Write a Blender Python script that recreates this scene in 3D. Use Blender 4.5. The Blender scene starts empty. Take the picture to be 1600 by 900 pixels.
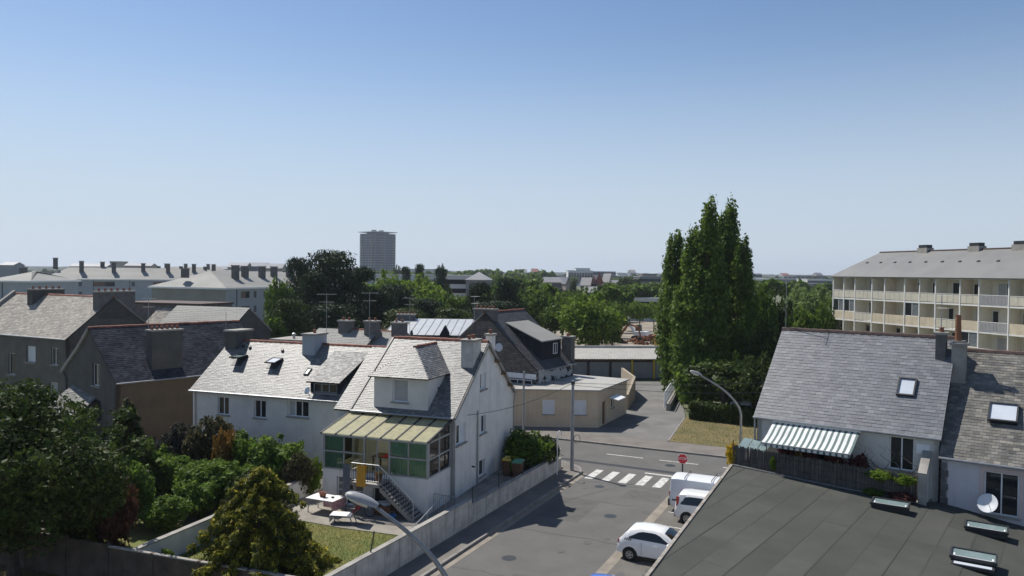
import bpy, math, random, bmesh
import numpy as np
from math import sin, cos, radians, pi, atan2, hypot
from mathutils import Vector, Matrix
from mathutils.geometry import tessellate_polygon
sc = bpy.context.scene
col = sc.collection
RS = random.Random(7)
# ------------------------------------------------------------------ camera, sky, sun, exposure
F_PX, CAM_H = 1209.0, 13.0
PITCH, ROLL = math.atan(24 / 1209.0), .0115
_F = np.array([0, cos(PITCH), -sin(PITCH)]); _U0 = np.array([0, sin(PITCH), cos(PITCH)]); _R0 = np.array([1., 0, 0])
_R = _R0 * cos(ROLL) + _U0 * sin(ROLL); _U = _U0 * cos(ROLL) - _R0 * sin(ROLL)
cam_data = bpy.data.cameras.new('camera'); cam = bpy.data.objects.new('camera', cam_data); col.objects.link(cam)
cam_data.sensor_width = 36.0; cam_data.lens = F_PX / 1600 * 36.0; cam_data.clip_start = .1; cam_data.clip_end = 20000
m = Matrix.Identity(4)
for r in range(3):
    m[r][0] = _R[r]; m[r][1] = _U[r]; m[r][2] = -_F[r]
m[2][3] = CAM_H
cam.matrix_world = m
sc.camera = cam
SUN_EL, SUN_AZ = radians(54), radians(-43)          # azimuth from +Y, negative = left
world = bpy.data.worlds.new('World'); sc.world = world; world.use_nodes = True
wn = world.node_tree.nodes; wl = world.node_tree.links
sky = wn.new('ShaderNodeTexSky'); sky.sky_type = 'NISHITA'; sky.sun_disc = False
sky.sun_elevation = SUN_EL; sky.sun_rotation = SUN_AZ; sky.altitude = 100; sky.air_density = 1.0; sky.dust_density = .4; sky.ozone_density = 1.8
bgn = wn['Background']; bgn.inputs[1].default_value = .083
tc_ = wn.new('ShaderNodeTexCoord'); sx_ = wn.new('ShaderNodeSeparateXYZ'); wl.new(tc_.outputs['Generated'], sx_.inputs[0])
tint = wn.new('ShaderNodeMix'); tint.data_type = 'RGBA'; tint.blend_type = 'MULTIPLY'; tint.inputs[0].default_value = 1; tint.inputs[7].default_value = (.95, 1.03, 1.12, 1); wl.new(sky.outputs[0], tint.inputs[6])
hz_ = wn.new('ShaderNodeMapRange'); hz_.interpolation_type = 'SMOOTHERSTEP'; hz_.inputs[1].default_value = -.02; hz_.inputs[2].default_value = .36; hz_.inputs[3].default_value = .88; hz_.inputs[4].default_value = 0; wl.new(sx_.outputs[2], hz_.inputs[0])
hm_ = wn.new('ShaderNodeMix'); hm_.data_type = 'RGBA'; hm_.inputs[7].default_value = (6.0, 6.9, 8.1, 1); wl.new(hz_.outputs[0], hm_.inputs[0]); wl.new(tint.outputs[2], hm_.inputs[6]); wl.new(hm_.outputs[2], bgn.inputs[0])
sun_d = bpy.data.lights.new('sun', 'SUN'); sun_d.energy = 5.0; sun_d.angle = radians(.53); sun_d.color = (1, .955, .88)
sun = bpy.data.objects.new('sun', sun_d); col.objects.link(sun)
SUN_V = Vector((sin(SUN_AZ) * cos(SUN_EL), cos(SUN_AZ) * cos(SUN_EL), sin(SUN_EL)))
sun.rotation_euler = SUN_V.to_track_quat('Z', 'Y').to_euler(); sun.location = (0, 0, 90)
sc.view_settings.view_transform = 'Standard'; sc.view_settings.look = 'None'; sc.view_settings.exposure = 0.2; sc.view_settings.gamma = 1
sc.cycles.use_denoising = True
sc.cycles.max_bounces = 6; sc.cycles.transparent_max_bounces = 8; sc.cycles.volume_bounces = 0
sc.cycles.use_adaptive_sampling = True

def ray(u, v): return _F + _R * (u - 800) / F_PX - _U * (v - 450) / F_PX
def P(u, v, z=0.0):
    d = ray(u, v); t = (z - CAM_H) / d[2]; return Vector((d[0] * t, d[1] * t, z))
def Q(u, v, Y):
    d = ray(u, v); t = Y / d[1]; return Vector((d[0] * t, Y, CAM_H + d[2] * t))

# ------------------------------------------------------------------ materials
MATS = {}
def mat(name, c, c2=None, rough=.8, scale=4.0, bump=0.0, bscale=40.0, spec=.4, metal=0.0, stretch=(1, 1, 1), streak=0.0, streak_col=(.12, .11, .1), island=0.0, detail=6, contrast=(.35, .65), world_pos=False, transl=0.0, coat=0.0, island2=None):
    if name in MATS: return MATS[name]
    M = bpy.data.materials.new(name); M.use_nodes = True; MATS[name] = M
    N = M.node_tree.nodes; L = M.node_tree.links; b = N['Principled BSDF']
    b.inputs['Roughness'].default_value = rough; b.inputs['Specular IOR Level'].default_value = spec; b.inputs['Metallic'].default_value = metal
    if coat: b.inputs['Coat Weight'].default_value = coat; b.inputs['Coat Roughness'].default_value = .04
    c2 = c2 or tuple(x * .8 for x in c)
    co = N.new('ShaderNodeNewGeometry').outputs['Position'] if world_pos else N.new('ShaderNodeTexCoord').outputs['Object']
    mp = N.new('ShaderNodeMapping'); mp.inputs['Scale'].default_value = stretch; L.new(co, mp.inputs[0])
    nz = N.new('ShaderNodeTexNoise'); nz.inputs['Scale'].default_value = scale; nz.inputs['Detail'].default_value = detail; nz.inputs['Roughness'].default_value = .6; L.new(mp.outputs[0], nz.inputs['Vector'])
    rp = N.new('ShaderNodeMapRange'); rp.inputs[1].default_value = contrast[0]; rp.inputs[2].default_value = contrast[1]; L.new(nz.outputs[0], rp.inputs[0])
    mx = N.new('ShaderNodeMix'); mx.data_type = 'RGBA'; mx.inputs[6].default_value = (*c, 1); mx.inputs[7].default_value = (*c2, 1); L.new(rp.outputs[0], mx.inputs[0])
    out = mx.outputs[2]
    if island:
        g = N.new('ShaderNodeNewGeometry')
        if island2:
            m2 = N.new('ShaderNodeMix'); m2.data_type = 'RGBA'; m2.inputs[7].default_value = (*island2, 1)
            r2 = N.new('ShaderNodeMapRange'); r2.inputs[1].default_value = .45; r2.inputs[2].default_value = 1.0; L.new(g.outputs['Random Per Island'], r2.inputs[0])
            L.new(r2.outputs[0], m2.inputs[0]); L.new(out, m2.inputs[6]); out = m2.outputs[2]
        hs = N.new('ShaderNodeHueSaturation'); r3 = N.new('ShaderNodeMapRange'); r3.inputs[3].default_value = 1 - island; r3.inputs[4].default_value = 1 + island
        ml = N.new('ShaderNodeMath'); ml.operation = 'FRACT'; m7 = N.new('ShaderNodeMath'); m7.operation = 'MULTIPLY'; m7.inputs[1].default_value = 7.13
        L.new(g.outputs['Random Per Island'], m7.inputs[0]); L.new(m7.outputs[0], ml.inputs[0]); L.new(ml.outputs[0], r3.inputs[0]); L.new(r3.outputs[0], hs.inputs['Value']); L.new(out, hs.inputs['Color']); out = hs.outputs[0]
    if streak:
        mp2 = N.new('ShaderNodeMapping'); mp2.inputs['Scale'].default_value = (5, 5, .28); L.new(co, mp2.inputs[0])
        n2 = N.new('ShaderNodeTexNoise'); n2.inputs['Scale'].default_value = 1.0; n2.inputs['Detail'].default_value = 7; L.new(mp2.outputs[0], n2.inputs['Vector'])
        rr = N.new('ShaderNodeMapRange'); rr.inputs[1].default_value = .52; rr.inputs[2].default_value = .8; rr.inputs[4].default_value = streak; L.new(n2.outputs[0], rr.inputs[0])
        m3 = N.new('ShaderNodeMix'); m3.data_type = 'RGBA'; m3.inputs[7].default_value = (*streak_col, 1); L.new(rr.outputs[0], m3.inputs[0]); L.new(out, m3.inputs[6]); out = m3.outputs[2]
    L.new(out, b.inputs['Base Color'])
    if bump:
        nb = N.new('ShaderNodeTexNoise'); nb.inputs['Scale'].default_value = bscale; nb.inputs['Detail'].default_value = 4; L.new(co, nb.inputs['Vector'])
        bp = N.new('ShaderNodeBump'); bp.inputs['Strength'].default_value = bump; bp.inputs['Distance'].default_value = .02; L.new(nb.outputs[0], bp.inputs['Height']); L.new(bp.outputs[0], b.inputs['Normal'])
    if transl:
        t = N.new('ShaderNodeBsdfTranslucent'); ms = N.new('ShaderNodeMixShader'); ms.inputs[0].default_value = transl
        hv = N.new('ShaderNodeHueSaturation'); hv.inputs['Value'].default_value = 1.5; L.new(out, hv.inputs['Color']); L.new(hv.outputs[0], t.inputs[0])
        L.new(b.outputs[0], ms.inputs[1]); L.new(t.outputs[0], ms.inputs[2]); L.new(ms.outputs[0], N['Material Output'].inputs[0])
    return M
def brickmat(name, c, c2, mortar, bw, bh, ms=.012, rough=.85, axis='xz', bump=.5, noise=.3):
    M = bpy.data.materials.new(name); M.use_nodes = True; N = M.node_tree.nodes; L = M.node_tree.links; b = N['Principled BSDF']; b.inputs['Roughness'].default_value = rough
    tc = N.new('ShaderNodeTexCoord'); sp = N.new('ShaderNodeSeparateXYZ'); cb = N.new('ShaderNodeCombineXYZ'); L.new(tc.outputs['Object'], sp.inputs[0])
    L.new(sp.outputs['XYZ'.index(axis[0].upper())], cb.inputs[0]); L.new(sp.outputs['XYZ'.index(axis[1].upper())], cb.inputs[1])
    t = N.new('ShaderNodeTexBrick'); t.inputs['Color1'].default_value = (*c, 1); t.inputs['Color2'].default_value = (*c2, 1); t.inputs['Mortar'].default_value = (*mortar, 1)
    t.inputs['Scale'].default_value = 1; t.inputs['Mortar Size'].default_value = ms; t.inputs['Brick Width'].default_value = bw; t.inputs['Row Height'].default_value = bh; L.new(cb.outputs[0], t.inputs[0])
    nz = N.new('ShaderNodeTexNoise'); nz.inputs['Scale'].default_value = 2.5; nz.inputs['Detail'].default_value = 6; L.new(tc.outputs['Object'], nz.inputs['Vector'])
    hs = N.new('ShaderNodeHueSaturation'); rr = N.new('ShaderNodeMapRange'); rr.inputs[1].default_value = .3; rr.inputs[2].default_value = .7; rr.inputs[3].default_value = 1 - noise; rr.inputs[4].default_value = 1 + noise
    L.new(nz.outputs[0], rr.inputs[0]); L.new(rr.outputs[0], hs.inputs['Value']); L.new(t.outputs[0], hs.inputs['Color']); L.new(hs.outputs[0], b.inputs['Base Color'])
    bp = N.new('ShaderNodeBump'); bp.inputs['Strength'].default_value = bump; bp.inputs['Distance'].default_value = .02; bp.invert = True; L.new(t.outputs['Fac'], bp.inputs['Height']); L.new(bp.outputs[0], b.inputs['Normal'])
    MATS[name] = M; return M
mat('white_render', (.76, .74, .70), (.66, .64, .605), .9, 1.2, .15, 120, streak=.22)
mat('white_clean', (.66, .645, .605), (.58, .565, .53), .85, 1.5, .1, 120, streak=.07)
mat('old_wall', (.58, .56, .52), (.38, .365, .335), .92, 1.6, .35, 60, streak=.75, streak_col=(.09, .085, .075))
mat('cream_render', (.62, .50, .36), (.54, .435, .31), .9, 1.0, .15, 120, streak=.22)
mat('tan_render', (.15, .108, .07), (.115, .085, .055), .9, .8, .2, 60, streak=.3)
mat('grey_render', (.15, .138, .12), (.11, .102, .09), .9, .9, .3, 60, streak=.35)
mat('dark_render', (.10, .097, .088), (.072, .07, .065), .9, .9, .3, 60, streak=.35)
mat('block_wall', (.12, .092, .07), (.06, .048, .038), .95, 1.4, .4, 40, streak=.5)  # base colour darkened, deep shade of the garden wall put into it
mat('pale_lilac', (.60, .585, .60), (.52, .505, .52), .9, .6, .1, 60, streak=.15)
mat('hlm_wall', (.40, .42, .45), (.35, .37, .40), .9, .35, 0, streak=.18, streak_col=(.28, .28, .28))
mat('hlm_end', (.30, .288, .255), (.25, .24, .215), .9, .35, 0, streak=.25)
mat('apt_cream', (.80, .755, .62), (.72, .68, .555), .85, .8, .1, 50, streak=.25, streak_col=(.34, .29, .22))
mat('apt_white', (.80, .79, .75), (.70, .69, .65), .8, 1, 0, streak=.12)
mat('apt_panel', (.64, .55, .40), (.52, .44, .32), .85, 1.2, 0, streak=.45, streak_col=(.3, .25, .18))
mat('peach', (.74, .64, .50), (.66, .58, .46), .85, 1)
mat('slate_light', (.162, .16, .155), (.105, .105, .104), .5, .9, .15, 30, spec=.35, island=.2, island2=(.21, .206, .196))
mat('slate_blue', (.165, .172, .185), (.135, .142, .155), .45, .5, .1, 30, spec=.35, island=.13, island2=(.19, .195, .205))
mat('slate_grey', (.085, .085, .086), (.06, .06, .062), .6, .7, .1, 30, spec=.2, island=.2)
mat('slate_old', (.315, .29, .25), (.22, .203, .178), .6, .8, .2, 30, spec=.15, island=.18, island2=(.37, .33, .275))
mat('slate_dark', (.045, .049, .06), (.026, .029, .038), .85, .8, .1, 30, spec=.03, island=.35)
mat('slate_brown', (.17, .165, .15), (.09, .088, .082), .5, 1.2, .2, 30, spec=.3, island=.26, island2=(.21, .195, .165))
mat('slate_far', (.29, .285, .262), (.23, .227, .212), .65, .25, .25, 3, spec=.12, stretch=(1, 1, 2))
mat('slate_apt', (.165, .163, .155), (.125, .124, .12), .5, .35, .1, 8, spec=.4, contrast=(.4, .75))
mat('terracotta', (.27, .10, .06), (.17, .07, .048), .8, 6, .2, 40, island=.25)
mat('ridge_brown', (.13, .08, .065), (.07, .05, .045), .8, 5, .2, 40, island=.3)
mat('asphalt', (.135, .131, .124), (.10, .097, .092), .92, .5, .4, 90, spec=.25, world_pos=True, contrast=(.25, .75), detail=9)
mat('asphalt_patch', (.112, .109, .104), (.09, .088, .084), .92, 1.5, .4, 90, spec=.25, world_pos=True)
mat('oil_stain', (.075, .072, .068), (.095, .092, .087), .7, 2, .2, 60, world_pos=True)
mat('asphalt_parking', (.15, .14, .126), (.115, .108, .098), .92, .5, .4, 90, spec=.25, world_pos=True)
mat('asphalt_drive', (.185, .18, .17), (.13, .127, .121), .92, .4, .4, 90, spec=.25, world_pos=True)
mat('sidewalk', (.19, .172, .152), (.14, .128, .115), .92, .6, .3, 80, spec=.25, world_pos=True)
mat('kerb', (.27, .255, .235), (.17, .16, .15), .9, 3, .3, 60, world_pos=True)
mat('gutter', (.27, .235, .19), (.19, .168, .14), .92, 1.3, .3, 60, world_pos=True)
mat('tar_patch', (.032, .034, .042), (.026, .028, .034), .8, 2, .3, 90, world_pos=True)
mat('ramp_beige', (.36, .30, .225), (.28, .235, .18), .9, 1.0, .2, 60, streak=.3)
mat('road_paint', (.60, .59, .55), (.22, .215, .205), .85, 5, .2, 90, world_pos=True, contrast=(.42, .72), detail=8)
mat('concrete', (.36, .34, .305), (.25, .235, .21), .92, 1.2, .3, 60, streak=.2)
mat('concrete_ground', (.30, .275, .235), (.19, .175, .15), .92, .9, .3, 60, world_pos=True)
mat('paving', (.27, .25, .225), (.24, .22, .19), .92, .5, .2, 20, world_pos=True)
mat('earth', (.13, .105, .075), (.07, .06, .045), .95, .6, .5, 20, world_pos=True)
mat('sand_site', (.31, .26, .20), (.17, .145, .115), .95, .12, .4, 5, world_pos=True)
mat('ground_far', (.085, .105, .05), (.13, .125, .08), .95, .03, .3, 2, world_pos=True)
mat('lawn', (.105, .125, .030), (.17, .15, .045), .95, .9, .6, 50, world_pos=True, contrast=(.35, .7))
mat('dry_grass', (.165, .13, .052), (.10, .092, .034), .95, .5, .6, 40, world_pos=True, contrast=(.35, .68))
mat('grass_blade', (.10, .135, .025), (.16, .16, .04), .8, .9, world_pos=True, island=.3, transl=.3)
mat('dry_blade', (.17, .135, .052), (.115, .11, .035), .8, .6, world_pos=True, island=.3, transl=.3)
mat('bitumen', (.070, .072, .061), (.043, .045, .039), .82, .45, .45, 60, spec=.3, world_pos=True, contrast=(.25, .75), detail=10)
mat('bitumen_b', (.080, .081, .070), (.05, .052, .045), .82, .4, .45, 60, spec=.3, world_pos=True, contrast=(.3, .7))
mat('bitumen_seam', (.042, .043, .039), (.055, .056, .05), .85, 4, .3, 80, world_pos=True)
mat('bitumen_dark', (.035, .036, .036), None, .8, 3, .3, 80)
mat('old_trim', (.36, .33, .29), (.20, .17, .14), .8, 2.5, .3, 40, world_pos=True)
mat('balcony_glass', (.62, .58, .46), (.54, .50, .4), .4, 2)
mat('surround', (.62, .50, .47), (.54, .44, .41), .85, 2)
mat('reed', (.125, .115, .102), (.08, .074, .066), .95, 3, .3, 50, island=.35)
mat('pvc', (.80, .81, .82), (.75, .76, .77), .4, 3)
mat('shutter_white', (.66, .68, .70), (.6, .62, .64), .6, 2)
mat('shutter_grey', (.40, .40, .40), (.35, .35, .35), .6, 2)
mat('shutter_brown', (.20, .115, .085), (.14, .08, .06), .6, 1)
mat('glass', (.018, .022, .026), (.03, .034, .038), .05, 1.2, spec=.6)
mat('glass_lit', (.12, .14, .15), (.2, .215, .22), .06, 2.5, spec=.6)
mat('glass_far', (.05, .06, .075), (.07, .08, .09), .2, 1.2, spec=.5)
mat('skyglass', (.16, .22, .22), (.22, .28, .28), .12, 2, spec=.5)
mat('frosted', (.55, .59, .64), (.5, .54, .6), .35, 1.5)
mat('curtain', (.34, .56, .40), (.24, .44, .30), .9, 6, stretch=(14, 14, .4))
mat('curtain_white', (.5, .5, .48), (.36, .36, .35), .9, 5, stretch=(10, 10, .5))
mat('metal_grey', (.36, .37, .38), (.28, .285, .29), .45, 3, metal=.5)
mat('metal_dark', (.05, .052, .055), (.035, .036, .04), .5, 3, metal=.3)
mat('alu_frame', (.42, .43, .43), (.34, .35, .35), .45, 3, metal=.3)
mat('galvanised', (.28, .285, .29), (.21, .215, .22), .42, 5, metal=.6)
mat('lamp_grey', (.32, .325, .33), (.24, .245, .25), .5, 4)
mat('lamp_glass', (.55, .55, .48), (.45, .45, .4), .25, 4)
mat('zinc', (.50, .51, .52), (.42, .43, .43), .42, .8, metal=.35)
mat('polycarb', (.62, .59, .40), (.45, .43, .29), .45, 4, .1, 60, contrast=(.3, .7), transl=.5)
mat('tin_roof', (.40, .385, .35), (.33, .32, .29), .6, 1, metal=.1)
mat('garage_door', (.25, .265, .285), (.21, .225, .24), .6, 1)
mat('yellow_paint', (.62, .45, .07), (.5, .35, .06), .6, 3)
mat('orange_yellow', (.60, .33, .04), (.5, .27, .03), .6, 3)
mat('fabric_grey', (.16, .18, .21), (.11, .125, .15), .95, 5)
mat('fabric_white', (.76, .75, .72), (.66, .65, .62), .9, 6)
mat('fabric_red', (.62, .035, .055), (.42, .02, .04), .9, 6)
mat('fabric_pink', (.45, .2, .2), (.55, .42, .4), .9, 14, contrast=(.45, .55))
mat('plastic_green', (.10, .30, .18), None, .5, 3)
mat('plastic_brown', (.16, .075, .04), None, .5, 3)
mat('plastic_blue', (.03, .16, .40), None, .5, 3)
mat('plastic_dark', (.035, .04, .045), None, .5, 3)
mat('pot', (.25, .10, .06), (.17, .07, .045), .8, 5)
mat('wood', (.20, .13, .08), (.13, .085, .05), .8, 3, stretch=(1, 1, 6))
mat('bark', (.10, .08, .06), (.055, .045, .035), .95, 4, .6, 25)
mat('bark_pale', (.19, .17, .14), (.12, .105, .085), .95, 4, .6, 25)
mat('car_white', (.80, .80, .79), (.78, .78, .77), .28, 1, coat=1.0)
mat('van_white', (.70, .72, .75), (.66, .68, .71), .4, 1, coat=.4)
mat('car_blue', (.02, .12, .52), None, .28, 1, coat=1.0)
mat('car_dark', (.03, .032, .036), None, .3, 1, coat=1.0)
mat('car_glass', (.012, .015, .018), None, .04, 1, spec=.7)
mat('tyre', (.02, .02, .02), None, .85, 3)
mat('rim', (.45, .46, .47), None, .35, 3, metal=.7)
mat('light_red', (.45, .02, .02), None, .25, 3, coat=1)
mat('sign_red', (.58, .02, .03), (.5, .018, .026), .45, 2)
mat('sign_white', (.82, .82, .82), None, .45, 2)
mat('awning_white', (.78, .79, .77), (.7, .71, .69), .85, 2, transl=.15)
mat('awning_green', (.15, .20, .19), (.12, .165, .155), .85, 2, transl=.1)
mat('far_white', (.62, .62, .61), (.52, .53, .53), .9, .1)
mat('far_grey', (.22, .235, .26), (.17, .182, .205), .9, .1)
mat('tower_grey', (.14, .165, .21), (.11, .13, .17), .9, .1)
mat('far_stone', (.33, .29, .25), (.25, .22, .19), .9, .1)
mat('far_slate', (.17, .17, .18), (.12, .12, .13), .4, .1)
mat('far_slate_b', (.30, .29, .28), (.22, .22, .21), .35, .1)
mat('far_red', (.30, .10, .07), (.22, .08, .06), .7, .1)
mat('rust', (.30, .13, .06), (.2, .09, .05), .8, 2)
mat('hill_green', (.05, .072, .032), (.085, .095, .05), .95, .012, .5, .08, world_pos=True)
mat('granite_dark', (.15, .145, .14), (.095, .092, .09), .9, 2, .3, 20)
brickmat('stone_block', (.14, .128, .112), (.095, .087, .077), (.05, .047, .043), .62, .22, .016, axis='xz')
brickmat('stone_block_y', (.14, .128, .112), (.095, .087, .077), (.05, .047, .043), .62, .22, .016, axis='yz')
mat('graffiti', (.42, .42, .42), (.03, .03, .032), .8, .9, stretch=(1, 1, 1.3), contrast=(.49, .53), detail=2)
def leafmat(name, c, c2, tr=.28, isl=.35, isl2=None): return mat(name, c, c2, .62, .5, spec=.14, world_pos=True, island=isl, transl=tr, island2=isl2)
leafmat('leaf_dark', (.024, .044, .009), (.042, .064, .013), .2, .45, (.07, .098, .02))
leafmat('leaf_mid', (.058, .108, .014), (.08, .13, .018), .34, .35, (.115, .16, .024))
leafmat('leaf_bright', (.085, .155, .014), (.115, .18, .02), .35, .3, (.16, .21, .028))
leafmat('leaf_poplar', (.07, .122, .018), (.095, .15, .024), .34, .35, (.13, .18, .032))
leafmat('leaf_pine', (.014, .03, .012), (.024, .042, .015), .12, .4, (.034, .056, .018))
leafmat('leaf_willow', (.12, .18, .05), (.15, .205, .065), .3, .25)
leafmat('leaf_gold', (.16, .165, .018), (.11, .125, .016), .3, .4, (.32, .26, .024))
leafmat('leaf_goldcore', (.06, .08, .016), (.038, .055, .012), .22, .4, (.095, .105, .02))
leafmat('leaf_brown', (.085, .036, .02), (.055, .027, .016), .2, .4, (.13, .06, .03))
leafmat('leaf_olive', (.075, .072, .03), (.055, .055, .026), .2, .4, (.12, .10, .045))
leafmat('leaf_grey', (.055, .058, .045), (.04, .043, .034), .2, .4)
leafmat('leaf_orange', (.24, .125, .028), (.15, .095, .024), .25, .4)
leafmat('leaf_yellow', (.55, .38, .02), (.42, .30, .02), .25, .3)
leafmat('leaf_purple', (.10, .03, .035), (.07, .028, .028), .25, .4, (.16, .06, .05))
leafmat('leaf_garden', (.068, .125, .018), (.09, .145, .022), .34, .35, (.14, .20, .035))

def clear_glass():
    M = bpy.data.materials.new('clear_glass'); M.use_nodes = True; N = M.node_tree.nodes; L = M.node_tree.links; MATS['clear_glass'] = M
    t = N.new('ShaderNodeBsdfTransparent'); t.inputs[0].default_value = (.93, .95, .94, 1); g = N.new('ShaderNodeBsdfGlossy'); g.inputs['Roughness'].default_value = .03
    f = N.new('ShaderNodeFresnel'); f.inputs[0].default_value = 1.6; ms = N.new('ShaderNodeMixShader')
    L.new(f.outputs[0], ms.inputs[0]); L.new(t.outputs[0], ms.inputs[1]); L.new(g.outputs[0], ms.inputs[2]); L.new(ms.outputs[0], N['Material Output'].inputs[0])
clear_glass()

# ------------------------------------------------------------------ mesh helpers
class MB:
    def __init__(s): s.v = []; s.f = []
    def add(s, vs, fs):
        o = len(s.v); s.v += [tuple(p) for p in vs]; s.f += [tuple(i + o for i in f) for f in fs]; return s
    def box(s, x0, x1, y0, y1, z0, z1):
        return s.add([(x0, y0, z0), (x1, y0, z0), (x1, y1, z0), (x0, y1, z0), (x0, y0, z1), (x1, y0, z1), (x1, y1, z1), (x0, y1, z1)],
                     [(0, 3, 2, 1), (4, 5, 6, 7), (0, 1, 5, 4), (1, 2, 6, 5), (2, 3, 7, 6), (3, 0, 4, 7)])
    def fbox(s, O, ex, ey, ez, a, b, c):
        O, ex, ey, ez = map(Vector, (O, ex, ey, ez)); vs = []
        for z in c:
            for (x, y) in ((a[0], b[0]), (a[1], b[0]), (a[1], b[1]), (a[0], b[1])): vs.append(O + ex * x + ey * y + ez * z)
        return s.add(vs, [(0, 3, 2, 1), (4, 5, 6, 7), (0, 1, 5, 4), (1, 2, 6, 5), (2, 3, 7, 6), (3, 0, 4, 7)])
    def poly(s, pts): return s.add(pts, [tuple(range(len(pts)))])
    def prism(s, pts, ext):
        n = len(pts); e = Vector(ext); a = [Vector(p) for p in pts]; b = [p + e for p in a]
        return s.add(a + b, [tuple(range(n))[::-1], tuple(range(n, 2 * n))] + [(i, (i + 1) % n, n + (i + 1) % n, n + i) for i in range(n)])
    def tube(s, pts, r, n=8, caps=True):
        pts = [Vector(p) for p in pts]; rs = r if isinstance(r, (list, tuple)) else [r] * len(pts); o = len(s.v); prev = None
        for i, p in enumerate(pts):
            d = (pts[min(i + 1, len(pts) - 1)] - pts[max(i - 1, 0)]).normalized()
            a = Vector((0, 0, 1)) if abs(d.z) < .9 else Vector((1, 0, 0))
            if prev is not None: a = prev
            x = (a - d * a.dot(d)).normalized(); prev = x; y = d.cross(x)
            for k in range(n):
                t = 2 * pi * k / n; s.v.append(tuple(p + (x * cos(t) + y * sin(t)) * rs[i]))
        for i in range(len(pts) - 1):
            for k in range(n):
                s.f.append((o + i * n + k, o + i * n + (k + 1) % n, o + (i + 1) * n + (k + 1) % n, o + (i + 1) * n + k))
        if caps:
            s.f.append(tuple(o + k for k in range(n))[::-1]); s.f.append(tuple(o + (len(pts) - 1) * n + k for k in range(n)))
        return s
    def lathe(s, prof, O=(0, 0, 0), n=14, ax=(0, 0, 1)):
        O = Vector(O); d = Vector(ax).normalized(); a = Vector((0, 0, 1)) if abs(d.z) < .9 else Vector((1, 0, 0)); x = (a - d * a.dot(d)).normalized(); y = d.cross(x); o = len(s.v)
        for r, z in prof:
            for k in range(n):
                t = 2 * pi * k / n; s.v.append(tuple(O + d * z + (x * cos(t) + y * sin(t)) * r))
        for i in range(len(prof) - 1):
            for k in range(n): s.f.append((o + i * n + k, o + i * n + (k + 1) % n, o + (i + 1) * n + (k + 1) % n, o + (i + 1) * n + k))
        s.f.append(tuple(o + k for k in range(n))[::-1]); s.f.append(tuple(o + (len(prof) - 1) * n + k for k in range(n)))
        return s
    def build(s, name, m, parent=None, smooth=False, stuff=False):
        me = bpy.data.meshes.new(name); me.from_pydata(s.v, [], s.f); me.update()
        if smooth: me.polygons.foreach_set('use_smooth', [True] * len(me.polygons))
        return link(name, me, m, parent, stuff)
def link(name, me, m, parent=None, stuff=False):
    if m is not None and not me.materials: me.materials.append(MATS[m] if isinstance(m, str) else m)
    o = bpy.data.objects.new(name, me); col.objects.link(o); o.parent = parent
    if stuff: o['kind'] = 'stuff'
    return o
def tag(o, label, cat, group=None):
    o['label'] = label; o['category'] = cat
    if group: o['group'] = group
    return o
def thing(name, label, cat, loc=(0, 0, 0), rz=0.0, group=None):
    o = bpy.data.objects.new(name, None); col.objects.link(o); o.location = loc; o.rotation_euler = (0, 0, rz); o.empty_display_size = .3
    return tag(o, label, cat, group)
def struct(name, mb, m, smooth=False):
    o = mb.build(name, m, None, smooth) if isinstance(mb, MB) else mb; o['kind'] = 'structure'; return o
def copy_tree(o, parent=None):
    c = o.copy(); col.objects.link(c); c.parent = parent
    for ch in list(o.children): copy_tree(ch, c)
    return c

def wall(mb, outer, holes, O, ex, nin, thick=.25, reveal=.16):
    """wall polygon in the plane O + ex*x + z, openings cut out, reveals run inward"""
    O = Vector(O); ex = Vector(ex); nin = Vector(nin); ez = Vector((0, 0, 1))
    loops = [[Vector((x, z, 0)) for x, z in outer]] + [[Vector((x, z, 0)) for x, z in ((a, b), (a, b + h), (a + w, b + h), (a + w, b))] for a, b, w, h in holes]
    tris = tessellate_polygon(loops); flat = [p for l in loops for p in l]
    for off in (0, thick):
        mb.add([O + ex * p.x + ez * p.y + nin * off for p in flat], tris)
    n = len(outer)
    for l in loops:
        n = len(l); a = [O + ex * p.x + ez * p.y for p in l]; b = [q + nin * thick for q in a]
        mb.add(a + b, [(i, (i + 1) % n, n + (i + 1) % n, n + i) for i in range(n)])

def window(parent, O, ex, nin, x, z, w, h, lights=2, style='glass', frame='pvc', sill=True, depth=.12, fw=.055, bars=0, sillmat='concrete'):
    ez = Vector((0, 0, 1)); O = Vector(O); ex = Vector(ex); nin = Vector(nin)
    f = MB(); d = (depth, depth + .06)
    B = lambda a, c: f.fbox(O, ex, nin, ez, a, d, c)
    B((x, x + fw), (z, z + h)); B((x + w - fw, x + w), (z, z + h)); B((x + fw, x + w - fw), (z, z + fw)); B((x + fw, x + w - fw), (z + h - fw, z + h))
    lw = (w - 2 * fw) / lights
    for i in range(1, lights): B((x + fw + i * lw - fw * .5, x + fw + i * lw + fw * .5), (z + fw, z + h - fw))
    for i in range(1, bars + 1): B((x + fw, x + w - fw), (z + h * i / (bars + 1) - .02, z + h * i / (bars + 1) + .02))
    fo = f.build('window', frame, parent)
    for i in range(lights):
        p = MB(); a0 = x + fw + i * lw; st = style[i] if isinstance(style, (list, tuple)) else style
        p.fbox(O, ex, nin, ez, (a0, a0 + lw), (depth + .025, depth + .035), (z + fw, z + h - fw)); p.build('pane', st, fo)
    if sill:
        s_ = MB(); s_.fbox(O, ex, nin, ez, (x - .08, x + w + .08), (-.09, depth), (z - .09, z - .003)); s_.build('sill', sillmat, fo)
    return fo

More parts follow.
